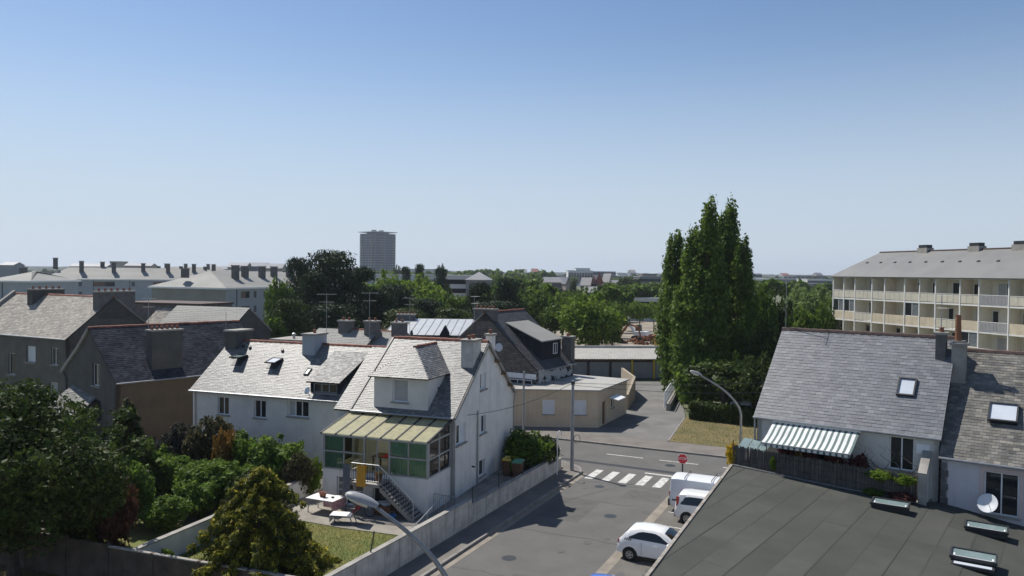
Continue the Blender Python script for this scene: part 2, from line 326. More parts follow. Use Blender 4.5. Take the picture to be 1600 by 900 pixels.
def slates(poly, row=.2, wid=.24, seed=0, lift=.014):
    """overlapping slates over a planar polygon (first edge = eave, left to right)"""
    rg = random.Random(seed); p = [Vector(q) for q in poly]; e = (p[1] - p[0]).normalized(); n = e.cross(p[-1] - p[0]).normalized()
    if n.z < 0: n = -n
    g = n.cross(e)
    if g.z < 0: g = -g
    q = [((a - p[0]).dot(e), (a - p[0]).dot(g)) for a in p]; t0 = min(b for _, b in q); t1 = max(b for _, b in q); mb = MB(); t = t0; k = 0
    def span(tt):
        xs = []
        for i in range(len(q)):
            (a, b), (c, d) = q[i], q[(i + 1) % len(q)]
            if (b - tt) * (d - tt) < 0: xs.append(a + (c - a) * (tt - b) / (d - b))
        return (min(xs), max(xs)) if len(xs) >= 2 else None
    while t < t1 - .02:
        hh = min(row, t1 - t); sp = span(t + min(.5 * row, hh * .5))
        if sp:
            s0, s1 = sp; s = s0 - (wid * .5 if k % 2 else 0)
            while s < s1:
                a, b = max(s, s0), min(s + wid, s1)
                if b - a > .02:
                    j = rg.uniform(-.006, .006); l = lift + rg.uniform(-.004, .008); g_ = .003
                    lo = p[0] + g * (t + j); hi = p[0] + g * (t + hh + .02)
                    vs = [lo + e * (a + g_) + n * .002, lo + e * (b - g_) + n * .002, lo + e * (a + g_) + n * l, lo + e * (b - g_) + n * (l + rg.uniform(-.003, .003)), hi + e * (b - g_) + n * .004, hi + e * (a + g_) + n * .004]
                    mb.add(vs, [(0, 1, 3, 2), (2, 3, 4, 5)])
                s += wid
        t += row; k += 1
    return mb
def slab(pts, th=.1):
    """closed roof slab below a planar polygon"""
    p = [Vector(q) for q in pts]; n = (p[1] - p[0]).cross(p[-1] - p[0]).normalized()
    if n.z < 0: n = -n
    mb = MB(); mb.prism([q - n * th for q in p], n * th); return mb
def roof_part(parent, name, pts, m, seed, row=.2, wid=.24, do_slates=True):
    r = slab(pts).build(name, 'bitumen_dark' if do_slates else m, parent)
    if do_slates: slates(pts, row, wid, seed).build('slates', m, r, stuff=True)
    return r
def ridge_tiles(parent, a, b, m='terracotta', L=.4, r=.12, single=False, seed=1):
    a = Vector(a); b = Vector(b); n = max(1, int((b - a).length / L)); d = (b - a) / n; allmb = MB(); rg = random.Random(seed)
    side = d.cross(Vector((0, 0, 1))).normalized(); up = Vector((0, 0, 1))
    for i in range(n):
        mb = allmb if not single else MB(); p0 = a + d * (i - .03); p1 = a + d * (i + 1.0); j = rg.uniform(-.01, .012)
        prof = [(-r * 1.2, -r * .7), (-r * .75, r * .25), (0, r * .55), (r * .75, r * .25), (r * 1.2, -r * .7)]
        k0, k1 = 1.15, .92
        vs = [p0 + side * x * k0 + up * (z * k0 + j) for x, z in prof] + [p1 + side * x * k1 + up * (z * k1 + j) for x, z in prof]
        mb.add(vs, [(c, c + 1, c + 6, c + 5) for c in range(4)] + [(4, 3, 2, 1, 0), (5, 6, 7, 8, 9), (0, 5, 9, 4)])
        if single: mb.build('ridge_tile', m, parent)
    if not single: allmb.build('ridge_tiles', m, parent, stuff=True)
def chimney(parent, x0, x1, y0, y1, z0, z1, m='granite_dark', pots=2, potm='pot', cap=.12, along='x'):
    c = MB().box(x0, x1, y0, y1, z0, z1).build('chimney', m, parent)
    MB().box(x0 - .08, x1 + .08, y0 - .08, y1 + .08, z1, z1 + cap).build('chimney_cap', 'concrete', c)
    for i in range(pots):
        t = (i + .5) / pots; px, py = ((x0 + (x1 - x0) * t), (y0 + y1) / 2) if along == 'x' else ((x0 + x1) / 2, y0 + (y1 - y0) * t)
        MB().lathe([(.12, 0), (.1, .04), (.095, .18), (.115, .2), (.115, .24), (.08, .24)], (px, py, z1 + cap), 10).build('chimney_pot', potm, c, True)
    return c
def gable_house(root, x0, x1, y0, y1, z0, ze, zr, wallm, roofm, front=(), left=(), right=(), yr=None, oh=.22, vo=.12, tiles='terracotta', seed=1, back_slates=False, row=.2, wid=.24, gablem=None, single=False, zr2=None, rails=True):
    """ridge along x; windows given as (pos, z, w, h, lights, style)"""
    yr = (y0 + y1) / 2 if yr is None else yr; zr2 = zr if zr2 is None else zr2
    sl = (zr - ze) / (yr - (y0 - oh)); tk = .12
    def zroof(y): return ze + (y - (y0 - oh)) * sl if y <= yr else zr - (y - yr) * (zr - ze) / (y1 + oh - yr)
    w = MB(); wt0 = zroof(y0) - tk
    hol = lambda L_: [(a, b, c, d) for a, b, c, d, *_ in L_]
    wall(w, [(x0, z0), (x1, z0), (x1, wt0), (x0, wt0)], hol(front), (0, y0, 0), (1, 0, 0), (0, 1, 0))
    w.build('wall', wallm, root)
    MB().box(x0 + .26, x1 - .26, y1 - .25, y1, z0, wt0).build('wall', wallm, root)
    g = MB(); gp = [(y0, z0), (y1, z0), (y1, zroof(y1) - tk), (yr, zr - tk), (y0, wt0)]
    wall(g, [(y, z) for y, z in gp], hol(right), (x1, 0, 0), (0, 1, 0), (-1, 0, 0))
    gr = g.build('gable_wall', gablem or wallm, root)
    g = MB(); wall(g, [(y, z) for y, z in gp], hol(left), (x0, 0, 0), (0, 1, 0), (1, 0, 0)); gl = g.build('gable_wall', gablem or wallm, root)
    for a, b, c, d, *r in front: window(root, (0, y0, 0), (1, 0, 0), (0, 1, 0), a, b, c, d, *r)
    for a, b, c, d, *r in right: window(root, (x1, 0, 0), (0, 1, 0), (-1, 0, 0), a, b, c, d, *r)
    for a, b, c, d, *r in left: window(root, (x0, 0, 0), (0, 1, 0), (1, 0, 0), a, b, c, d, *r)
    fr_ = [(x0 - vo, y0 - oh, ze), (x1 + vo, y0 - oh, ze), (x1 + vo, yr, zr2), (x0 - vo, yr, zr)]
    rf = roof_part(root, 'roof', fr_, roofm, seed, row, wid)
    bk = [(x1 + vo, y1 + oh, zroof(y1 + oh)), (x0 - vo, y1 + oh, zroof(y1 + oh)), (x0 - vo, yr, zr - .004), (x1 + vo, yr, zr2 - .004)]
    roof_part(root, 'roof', bk, roofm if back_slates else 'slate_far', seed + 1, row, wid, back_slates)
    if tiles: ridge_tiles(rf, (x0 - vo, yr, zr), (x1 + vo, yr, zr2), tiles, single=single)
    if rails:
        gt = MB(); gt.tube([(x0 - vo, y0 - oh - .06, ze - .05), (x1 + vo, y0 - oh - .06, ze - .05)], .06, 8); gt.build('gutter', 'metal_grey', root)
    return rf
def skylight(parent, O, e, g, n, s, t, w, h, opened=0.0, glass='skyglass', fr='metal_dark', th=.09):
    """roof window on a slope: O eave corner, e along, g up the slope, n outward"""
    O = Vector(O); e, g, n = map(Vector, (e, g, n)); f = MB(); b = .07
    if opened:
        g2 = (g * cos(opened) - n * sin(opened)); n2 = (n * cos(opened) + g * sin(opened)); base = O + e * s + g * (t + h) + n * .03 - g2 * h
        MB().fbox(O + e * s + g * t, e, g, n, (0, w), (0, h), (.01, .03)).build('skylight_opening', 'plastic_dark', parent)
    else: g2, n2, base = g, n, O + e * s + g * t
    F_ = lambda a, c: f.fbox(base, e, g2, n2, a, c, (.0, th))
    F_((0, w), (0, b)); F_((0, w), (h - b, h)); F_((0, b), (b, h - b)); F_((w - b, w), (b, h - b))
    o = f.build('skylight', fr, parent)
    MB().fbox(base, e, g2, n2, (b, w - b), (b, h - b), (.03, .055)).build('pane', glass, o)
    return o
def antenna(label, loc, h=2.5, L=1.4, rz=0.0, two=True, tilt=0, group='television aerials on the roofs'):
    t = thing('roof_aerial', label, 'aerial', loc, rz, group)
    MB().tube([(0, 0, 0), (0, 0, h)], .017, 6).build('mast', 'metal_grey', t)
    L *= .75
    for k, z in enumerate((h - .08, h - .7) if two else (h - .08,)):
        l = L * (1 - .25 * k); a = MB(); a.tube([(-l / 2, 0, z), (l / 2, 0, z)], .014, 5)
        n = 9
        for i in range(n):
            x = -l / 2 + l * i / (n - 1); q = .12 + .16 * (i / (n - 1)); a.tube([(x, -q, z), (x, q, z)], .008, 4)
        a.build('aerial_head', 'lamp_grey', t)
    return t
# ------------------------------------------------------------------ the ground, street and pavements
WO, WRZ = Vector((-3.03, 41.22, 0)), atan2(-.335, .942)
RO, RRZ = Vector((12.55, 39.78, 0)), atan2(-.595, .804)
def Wp(u, v, z=0.0): return Vector((WO.x + cos(WRZ) * u - sin(WRZ) * v, WO.y + sin(WRZ) * u + cos(WRZ) * v, z))
def Rp(u, v, z=0.0): return Vector((RO.x + cos(RRZ) * u - sin(RRZ) * v, RO.y + sin(RRZ) * u + cos(RRZ) * v, z))
def S(a, b, z=0.0): return Vector((-2.82 + .428 * a + .904 * b, 37.44 + .904 * a - .428 * b, z))
def sheet(name, pts, m, th=.0, kind='structure', parent=None):
    mb = MB()
    if th: mb.prism([Vector(p) - Vector((0, 0, th)) for p in pts], (0, 0, th))
    else: mb.poly(pts)
    o = mb.build(name, m, parent)
    if parent is None: o['kind'] = kind
    return o
struct('ground', MB().poly([(-9000, -300, -.06), (9000, -300, -.06), (9000, 14000, -.06), (-9000, 14000, -.06)]), 'ground_far')
road = sheet('road', [S(-40, 1.4), S(-40, 13.5), S(16.6, 13.5), S(16.9, 70), S(23.5, 70), S(23.5, -70), S(16.9, -70), S(16.9, -1.2), S(16.3, .4), S(14.9, 1.4)], 'asphalt')
for b0 in (1.9, 3.02, 4.12, 5.22, 6.3):
    sheet('crossing_stripe', [S(13.6, b0, .004), S(13.65, b0 + .52, .004), S(16.0, b0 + .5, .004), S(16.05, b0, .004)], 'road_paint', parent=road)
for b0 in (-18, -11.5, -5.2, 1.07, 4.93, 9.3, 13.6, 18):
    sheet('centre_dash', [S(20.52, b0, .004), S(20.52, b0 + 2.7, .004), S(20.66, b0 + 2.7, .004), S(20.66, b0, .004)], 'road_paint', parent=road)
sheet('stop_line', [S(16.55, 5.0, .006), S(16.5, 7.4, .006), S(16.75, 7.4, .006), S(16.8, 5.0, .006)], 'road_paint', parent=road)
sheet('tar_strip', [S(17.55, -1.6, .003), S(17.2, 7.8, .003), S(17.15, 14, .003), S(17.75, 14, .003), S(17.85, 7.8, .003), S(18.0, -1.6, .003)], 'tar_patch', parent=road)
for a, b0, b1, w_ in ((9.2, 1.6, 6.4, .05), (3.0, 2.2, 7.6, .05), (12.9, 1.5, 9.0, .05), (-3, 1.6, 5.4, .04)):
    pts = [S(a + RS.uniform(-.12, .12), b0 + (b1 - b0) * i / 7, .002) for i in range(8)]; q = [p + Vector((.428, .904, 0)) * w_ for p in pts]
    sheet('crack_seal', pts + q[::-1], 'tar_patch', parent=road)
for pts in ([S(5.2, 2.2, .003), S(5.1, 4.6, .003), S(9.4, 4.5, .003), S(9.2, 2.1, .003)], [S(-9, 4.4, .003), S(-9, 7.2, .003), S(-2.6, 7.3, .003), S(-2.4, 4.6, .003)], [S(10.6, 5.2, .003), S(10.5, 7.4, .003), S(12.6, 7.3, .003), S(12.5, 5.3, .003)], [S(18.4, -9, .003), S(18.3, -2, .003), S(20.1, -2.1, .003), S(20, -9, .003)]): sheet('asphalt_repair', pts, 'asphalt_patch', parent=road)
for a_, b_, r_ in ((7.0, 5.8, .34), (-1.0, 3.6, .34), (19.4, 6.0, .36), (12.2, 3.4, .3)): sheet('manhole_cover', [S(a_ + r_ * cos(k * pi / 10), b_ + r_ * sin(k * pi / 10), .006) for k in range(20)][::-1], 'plastic_dark', parent=road)
for i in range(16):
    a_, b_ = RS.uniform(-8, 12), RS.uniform(2.2, 7.4) if i % 2 else RS.uniform(8.6, 9.8); r_ = RS.uniform(.06, .26); sheet('oil_stain', [S(a_ + r_ * RS.uniform(.7, 1.3) * cos(k * pi / 6) * 1.6, b_ + r_ * RS.uniform(.7, 1.3) * sin(k * pi / 6), .0095) for k in range(12)][::-1], 'oil_stain', parent=road)
sheet('parking_strip', [S(-40, 8.25, .004), S(-40, 12, .004), S(12.6, 12, .004), S(12.6, 8.1, .004)], 'asphalt_parking')
sheet('gutter_band', [S(-40, 7.8, .008), S(-40, 8.28, .008), S(12.7, 8.15, .008), S(12.7, 7.65, .008)], 'gutter')
pk = bpy.data.objects['parking_strip']
for a in (-8.5, -5.9, -3.35, -.85, 1.65, 4.15, 6.65, 9.1):
    sheet('bay_line', [S(a, 8.4, .008), S(a - .05, 12, .008), S(a + .05, 12, .008), S(a + .1, 8.4, .008)], 'road_paint', parent=pk)
sw = sheet('pavement', [S(-40, 0, .12), S(-40, 1.25, .12), S(14.6, 1.25, .12), S(15.6, .75, .12), S(16.3, -.2, .12), S(16.7, -1.4, .12), S(16.7, -40, .12), S(15, -40, .12), S(15, 0, .12)], 'sidewalk', th=.13)
kp = [S(-40, 1.25), S(14.6, 1.25), S(15.6, .75), S(16.3, -.2), S(16.7, -1.4), S(16.7, -14)]
ko = [S(-40, 1.4), S(14.65, 1.4), S(15.72, .86), S(16.44, -.12), S(16.86, -1.38), S(16.86, -14)]
kb = MB()
for i in range(5):
    n = 40 if i == 0 else (10 if i == 4 else 2)
    for k in range(n):
        a0, a1 = kp[i].lerp(kp[i + 1], k / n), kp[i].lerp(kp[i + 1], (k + .985) / n); b0, b1 = ko[i].lerp(ko[i + 1], k / n), ko[i].lerp(ko[i + 1], (k + .985) / n)
        kb.prism([p + Vector((0, 0, -.02)) for p in (a0, a1, b1, b0)], (0, 0, .145 + RS.uniform(-.004, .004)))
kb.build('kerb_stones', 'kerb', sw, stuff=True)
gb = MB().prism([S(-40, 1.4, 0), S(14.65, 1.4, 0), S(14.65, 1.75, 0), S(-40, 1.75, 0)], (0, 0, .006)); gb.build('gutter_edge', 'gutter', sw)
fp = sheet('pavement', [S(23.5, -70, .11), S(23.5, 70, .11), S(26.4, 70, .11), S(26.4, -70, .11)], 'sidewalk', th=.12)
kb = MB()
for k in range(90):
    kb.prism([S(23.36, -40 + k, -.02), S(23.36, -39.015 + k, -.02), S(23.52, -39.015 + k, -.02), S(23.52, -40 + k, -.02)], (0, 0, .135 + RS.uniform(-.004, .004)))
kb.build('kerb_stones', 'kerb', fp, stuff=True)
sheet('driveway', [S(26.4, -30, .06), S(26.4, 4.2, .06), Vector((15.75, 69.3, .06)), Vector((17.0, 76, .06)), Vector((20.2, 92.5, .06)), Vector((-4, 94, .06)), Vector((-30, 92, .06))], 'asphalt_drive', th=.1)
gt = sheet('dry_grass', [S(26.4, 4.2, .13), S(26.4, 40, .13), Vector((38, 62, .13)), Vector((24, 71, .13)), Vector((15.75, 69.4, .13))], 'dry_grass', th=.15)
for i in range(9):
    a, b = S(26.4, 4.2).lerp(Vector((15.75, 69.4, 0)), i / 9), S(26.4, 4.2).lerp(Vector((15.75, 69.4, 0)), (i + .97) / 9); d = (b - a).normalized(); n = Vector((d.y, -d.x, 0))
    MB().prism([a, b, b - n * .14, a - n * .14], (0, 0, .16)).build('kerb_stone', 'kerb', gt)
sheet('near_garden_soil', [Wp(-60, -40, .2), Wp(-1, -40, .2), Wp(.3, -14.0, .2), Wp(-60, -14.0, .2)], 'dry_grass', th=.3)
def blades(name, tri_pts, n, h, m, parent, seed):
    rg = np.random.default_rng(seed); pts = []
    poly = [Vector(p) for p in tri_pts]; x0, x1 = min(p.x for p in poly), max(p.x for p in poly); y0, y1 = min(p.y for p in poly), max(p.y for p in poly); z = poly[0].z
    X = rg.uniform(x0, x1, n * 3); Y = rg.uniform(y0, y1, n * 3); ins = np.zeros(n * 3, bool)
    for i in range(len(poly)):
        a, b = poly[i], poly[(i + 1) % len(poly)]
        if a.y == b.y: continue
        c = ((a.y > Y) != (b.y > Y)) & (X < (b.x - a.x) * (Y - a.y) / (b.y - a.y) + a.x); ins ^= c
    X, Y = X[ins][:n], Y[ins][:n]; k = len(X); an = rg.uniform(0, 6.28, k); hh = h * rg.uniform(.5, 1.4, k); w = h * .18
    v = np.zeros((k, 3, 3)); v[:, 0] = np.c_[X - np.cos(an) * w, Y - np.sin(an) * w, np.full(k, z)]; v[:, 1] = np.c_[X + np.cos(an) * w, Y + np.sin(an) * w, np.full(k, z)]
    v[:, 2] = np.c_[X + rg.normal(0, h * .4, k), Y + rg.normal(0, h * .4, k), z + hh]
    return link(name, npmesh(name, v.reshape(-1, 3), 3), m, parent, True)
def npmesh(name, verts, per):
    n = len(verts) // per; me = bpy.data.meshes.new(name); me.vertices.add(len(verts)); me.vertices.foreach_set('co', np.ascontiguousarray(verts, dtype=np.float32).ravel())
    me.loops.add(n * per); me.loops.foreach_set('vertex_index', np.arange(n * per, dtype=np.int32)); me.polygons.add(n); me.polygons.foreach_set('loop_start', np.arange(0, n * per, per, dtype=np.int32))
    try: me.polygons.foreach_set('loop_total', np.full(n, per, dtype=np.int32))
    except Exception: pass
    me.update(calc_edges=True); return me
blades('grass_tufts', [S(26.5, 4.4, .13), S(26.5, 30, .13), Vector((30, 64, .13)), Vector((15.9, 69.3, .13))], 9000, .09, 'dry_blade', gt, 5)
blades('grass_tufts', [Wp(-24, -24, .2), Wp(-8, -24, .2), Wp(-8, -14.3, .2), Wp(-24, -14.3, .2)], 9000, .1, 'dry_blade', bpy.data.objects['near_garden_soil'], 6)

# ------------------------------------------------------------------ the white house's garden
sheet('garden_soil', [Wp(-34, -13.8, .62), Wp(.15, -13.8, .62), Wp(2.7, 10.4, .62), Wp(-34, 10.4, .62)], 'earth', th=.65)
lawn = sheet('lawn', [Wp(-7.8, -13.7, .67), Wp(.2, -13.7, .67), Wp(1.05, -5.75, .67), Wp(-3.2, -5.85, .67), Wp(-7.8, -5.45, .67)], 'lawn', th=.06)
blades('grass_tufts', [Wp(-7.7, -13.6, .67), Wp(.1, -13.6, .67), Wp(.95, -5.8, .67), Wp(-7.7, -5.55, .67)], 26000, .055, 'grass_blade', lawn, 8)
sheet('lawn', [Wp(-14.5, -13.6, .66), Wp(-8.4, -13.6, .66), Wp(-8.4, -8.2, .66), Wp(-14.5, -8.2, .66)], 'lawn', th=.06)
sheet('terrace', [Wp(-7.8, -5.45, .7), Wp(-3.2, -5.85, .7), Wp(1.05, -5.75, .7), Wp(2.55, 9.6, .7), Wp(-7.8, 1, .7)], 'concrete_ground', th=.09)
gw = thing('garden_wall', 'streaked white garden wall stepping down along the street pavement', 'wall', S(0, 0))
gw.rotation_euler.z = atan2(.904, .428)
for i, (a0, a1, h) in enumerate(((-30, -10.6, 1.55), (-10.6, 2.1, 1.38), (2.1, 12.3, 1.12), (12.3, 14.45, .86))):
    seg = MB().box(a0 + .003, a1 - .003, -.0, .2, -.05, h).build('wall_section', 'old_wall', gw)
    MB().box(a0 + .003, a1 - .003, -.03, .23, h, h + .05).build('coping', 'concrete', seg)
wf = thing('wire_fence', 'thin dark wire fence posts along the top of the street garden wall', 'fence', S(0, 0)); wf.rotation_euler.z = gw.rotation_euler.z
for a in (-6.5, 2.35, 5.4, 8.6, 11.8):
    z0 = 1.43 if a < 2.1 else 1.17
    MB().tube([(a, .1, z0), (a + (.25 if a < 0 else 0), .1, z0 + .8)], .028, 6).build('fence_post', 'metal_dark', wf)
for z in (.2, .45, .7): MB().tube([(2.35, .1, 1.17 + z), (11.8, .1, 1.17 + z)], .006, 4).build('wire', 'metal_dark', wf)
bw = thing('boundary_wall', 'low white rendered wall between the two back gardens, left of the lawn', 'wall', Wp(-8.0, -13.8), WRZ)
MB().box(-.1, .1, 0, 14.4, .3, 1.62).build('wall_section', 'white_render', bw); MB().box(-.14, .14, 0, 14.4, 1.62, 1.67).build('coping', 'concrete', bw)
nw = thing('block_wall', 'shaded concrete block wall across the bottom of the back gardens', 'wall', Wp(0, -13.9), WRZ)
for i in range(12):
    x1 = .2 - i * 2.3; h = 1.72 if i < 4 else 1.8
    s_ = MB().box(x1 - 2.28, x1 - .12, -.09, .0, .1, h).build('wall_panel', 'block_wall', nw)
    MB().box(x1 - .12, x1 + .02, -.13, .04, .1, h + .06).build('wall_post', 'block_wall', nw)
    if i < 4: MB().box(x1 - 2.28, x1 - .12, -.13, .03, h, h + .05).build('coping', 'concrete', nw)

# ------------------------------------------------------------------ white house with the conservatory
w1 = thing('white_house', 'white gabled house with slate roof, hipped dormer and red ridge tiles beside the street', 'house', WO, WRZ)
kW = (8.92 - 5.2) / 5.03
rf = gable_house(w1, -6.2, -.12, .25, 9.8, .3, 5.2, 8.92, 'white_render', 'slate_light',
    right=[(4.05, 6.1, .95, .95, 2, ['glass', 'shutter_white']), (4.05, 3.5, .95, 1.05, 2, ['shutter_white', 'glass']), (.62, 3.55, 1.35, 1.08, 2, ['glass', 'shutter_white']), (4.0, 1.0, .9, .95, 1, 'glass')],
    front=[(-5.2, .75, .8, 1.5, 1, 'glass')], yr=5.03, oh=.25, seed=3, row=.135, wid=.2)
ridge_tiles(rf, (-5.95, 5.03, 8.925), (.0, 5.03, 8.925), 'terracotta', r=.13)
r_ = roof_part(w1, 'lean_roof', [(-7.45, .05, 5.16), (-6.33, .05, 5.16), (-6.33, 4.3, 5.16 + 4.25 * kW), (-7.45, 4.3, 5.16 + 4.25 * kW)], 'slate_light', 17, .135, .2)
MB().box(-7.3, -6.21, .3, 3, .3, 5.1).build('wall', 'white_render', w1)
MB().fbox((-6.33, .0, 5.2), (1, 0, 0), Vector((0, 1, kW)).normalized(), Vector((0, -kW, 1)).normalized(), (-.04, .06), (0, 6.2), (-.1, .06)).build('verge_flashing', 'metal_dark', w1)
# timber brackets and rake board of the gable
bk = MB()
for s_ in (0, 1):
    a, b = ((.02, .0, 5.2), (.02, 5.03, 8.92)) if s_ == 0 else ((.02, 10.05, 5.2), (.02, 5.03, 8.92))
    a, b = Vector(a), Vector(b); d = (b - a); n = Vector((0, -d.z, d.y)).normalized() * (1 if s_ == 0 else -1)
    bk.prism([a - n * .02, b - n * .02, b - n * .2, a - n * .2], (.05, 0, 0))
bk.build('rake_board', 'concrete', w1)
for v in (6.4, 7.6, 8.8): MB().box(-.1, .2, v - .08, v + .08, 8.92 - (v - 5.03) * kW - .42, 8.92 - (v - 5.03) * kW - .22).build('roof_bracket', 'wood', w1)
# hipped dormer
FL, FR_, HP, RB, BR = (-5.2, -.1, 7.18), (-1.45, -.1, 7.18), (-3.32, 1.95, 8.72), (-3.32, 4.76, 8.72), (-1.45, 2.72, 7.2); BL = (-5.2, 2.72, 7.2)
dm = MB(); wall(dm, [(-5.0, 5.3), (-1.68, 5.3), (-1.68, 7.12), (-5.0, 7.12)], [(-3.85, 5.78, .95, 1.26)], (0, .28, 0), (1, 0, 0), (0, 1, 0), .2)
for x in (-5.0, -1.86): dm.prism([(x, .48, 5.4), (x, .48, 7.12), (x, 2.8, 7.12)], (.18, 0, 0))
do = dm.build('dormer', 'white_clean', w1)
window(do, (0, .28, 0), (1, 0, 0), (0, 1, 0), -3.85, 5.78, .95, 1.26, 1, 'shutter_grey', 'pvc', True)
for nm, pts, sd in (('dormer_roof', [FL, FR_, HP], 21), ('dormer_roof', [FR_, BR, RB, HP], 22), ('dormer_roof', [BL, FL, HP, RB], 23)):
    r_ = slab(pts, .07).build(nm, 'bitumen_dark', w1); slates(pts, .13, .18, sd).build('slates', 'slate_light', r_, stuff=True)
ridge_tiles(w1, (-3.32, 1.9, 8.72), (-3.32, 4.8, 8.72), 'terracotta', .35, .1)
chimney(w1, -.95, -.2, 3.1, 4.3, 7.3, 9.0, 'old_wall', 2, 'pot', along='y'); chimney(w1, -.55, -.14, 5.9, 6.5, 7.6, 9.15, 'white_render', 1)
vs = MB().box(-1.9, -1.65, 1.55, 1.75, 6.2, 6.52).build('roof_vent', 'metal_dark', w1)
for q_ in ([(-.02, .02, 5.1), (-.0, .16, 4.8), (-.0, .16, .7)], [(.02, 9.85, 5.1), (.05, 9.5, 4.6), (.05, 9.5, .7)], [(-.06, 3.6, 5.0), (-.06, 3.6, .7)]): MB().tube(q_, .045, 8).build('downpipe', 'metal_grey', w1)
MB().lathe([(.05, 0), (.05, .12), (.03, .2)], (-.12, 2.9, 1.9), 8, (1, 0, 0)).build('wall_vent', 'metal_dark', w1)
# conservatory (part of the house)
cx0, cx1, cy0, cy1 = -6.4, -.25, -2.6, .22
cons = MB(); cons.box(cx0, cx0 + .2, cy0 + .2, cy1, .4, 2.5); cons.box(cx1 - .2, cx1, cy0 + .2, cy1, .4, 2.5)
wall(cons, [(cx0, .4), (cx1, .4), (cx1, 2.5), (cx0, 2.5)], [(-5.55, .72, 1.6, 1.45), (-3.4, .72, 1.0, 1.5)], (0, cy0, 0), (1, 0, 0), (0, 1, 0), .2)
cons.box(cx0 + .2, cx1 - .2, cy0 + .2, cy1, 2.3, 2.42)
cw = cons.build('conservatory_wall', 'white_render', w1)
window(w1, (0, cy0, 0), (1, 0, 0), (0, 1, 0), -5.55, .72, 1.6, 1.45, 3, ['glass_lit', 'glass', 'glass'], 'pvc', False, bars=1); window(w1, (0, cy0, 0), (1, 0, 0), (0, 1, 0), -3.4, .72, 1.0, 1.5, 1, 'glass', 'pvc', False)
cf = MB(); zt = 4.36
posts = [cx0, -5.2, -3.95, -2.45, -1.4, cx1 - .09]
for x in (cx0, -3.97, -2.5, cx1 - .1): cf.box(x, x + .1, cy0, cy0 + .1, 2.5, zt)
for a, b in ((cx0 + .1, -3.97), (-3.87, -2.5), (-2.4, cx1 - .1)): cf.box(a, b, cy0, cy0 + .09, zt - .1, zt); cf.box(a, b, cy0, cy0 + .09, 2.5, 2.58)
for a, b in ((cx0 + .1, -3.97), (-2.4, cx1 - .1)): cf.box(a, b, cy0 + .01, cy0 + .08, 3.42, 3.5)
for x in (-5.18, -3.2, -1.4): cf.box(x, x + .06, cy0 + .01, cy0 + .08, 2.58, zt - .1)
for y in (cy0 + .1, -1.25, cy1 - .1): cf.box(cx1 - .09, cx1, y, y + .09, 2.5, zt + (y - cy0) * .2 + (.05 if y < -2 else 0))
for z in (2.5, 3.42, 4.28): cf.box(cx1 - .085, cx1 - .005, cy0 + .19, cy1 - .1, z, z + .08)
cfo = cf.build('conservatory_frame', 'alu_frame', w1)
for a, b, z0, z1, m_ in ((cx0 + .1, -5.18, 2.58, 3.42, 'c'), (-5.12, -3.97, 2.58, 3.42, 'g'), (cx0 + .1, -5.18, 3.5, zt - .1, 'c'), (-5.12, -3.97, 3.5, zt - .1, 'g'), (-3.87, -3.2, 2.58, zt - .1, 'g'), (-2.4, -1.4, 2.58, 3.42, 'c'), (-1.34, cx1 - .1, 2.58, 3.42, 'c'), (-2.4, -1.4, 3.5, zt - .1, 'c'), (-1.34, cx1 - .1, 3.5, zt - .1, 'c')):
    MB().box(a, b, cy0 + .04, cy0 + .05, z0, z1).build('pane', 'clear_glass', cfo)
    if m_ == 'c':
        cm = MB(); n = 22
        for i in range(n): 
            x_a, x_b = a + (b - a) * i / n, a + (b - a) * (i + 1) / n; cm.poly([(x_a, cy0 + .12 + .03 * (i % 2), z0), (x_b, cy0 + .12 + .03 * ((i + 1) % 2), z0), (x_b, cy0 + .12 + .03 * ((i + 1) % 2), z1), (x_a, cy0 + .12 + .03 * (i % 2), z1)])
        cm.build('curtain', 'curtain', cfo)
for y0_, y1_, z0, z1 in ((cy0 + .19, -1.25, 2.58, 3.42), (-1.16, cy1 - .1, 2.58, 3.42), (cy0 + .19, -1.25, 3.5, 4.28), (-1.16, cy1 - .1, 3.5, 4.28)): MB().box(cx1 - .05, cx1 - .04, y0_, y1_, z0, z1).build('pane', 'clear_glass', cfo)
MB().prism([(cx1 - .05, cy0 + .4, 4.37), (cx1 - .05, cy1 - .1, 4.37), (cx1 - .05, cy1 - .1, 4.85)], (.01, 0, 0)).build('pane', 'clear_glass', cfo)
MB().box(cx0, cx0 + .06, cy0 + .1, cy1, 2.5, 4.4).build('pane', 'glass', cfo)
rs = Vector((0, cy1 - cy0 + .12, .62)).normalized(); rn = rs.cross(Vector((-1, 0, 0)))
if rn.z < 0: rn = -rn
n = 7; RL = 3.0; rw = (cx1 - cx0 + .1) / n
for i in range(n):
    x = cx0 - .05 + i * rw
    MB().fbox((x, cy0 - .12, zt + .03), (1, 0, 0), rs, rn, (.045, rw - .045), (0, RL), (.015, .04)).build('roof_panel', 'polycarb', cfo)
for i in range(n + 1):
    x = cx0 - .05 + i * rw
    MB().fbox((x, cy0 - .12, zt + .03), (1, 0, 0), rs, rn, (-.04, .04), (-.02, RL), (-.04, .075)).build('roof_bar', 'metal_dark', cfo)
MB().box(cx0 - .08, cx1 + .08, cy0 - .16, cy0 - .02, zt - .06, zt + .03).build('conservatory_gutter', 'alu_frame', cfo)
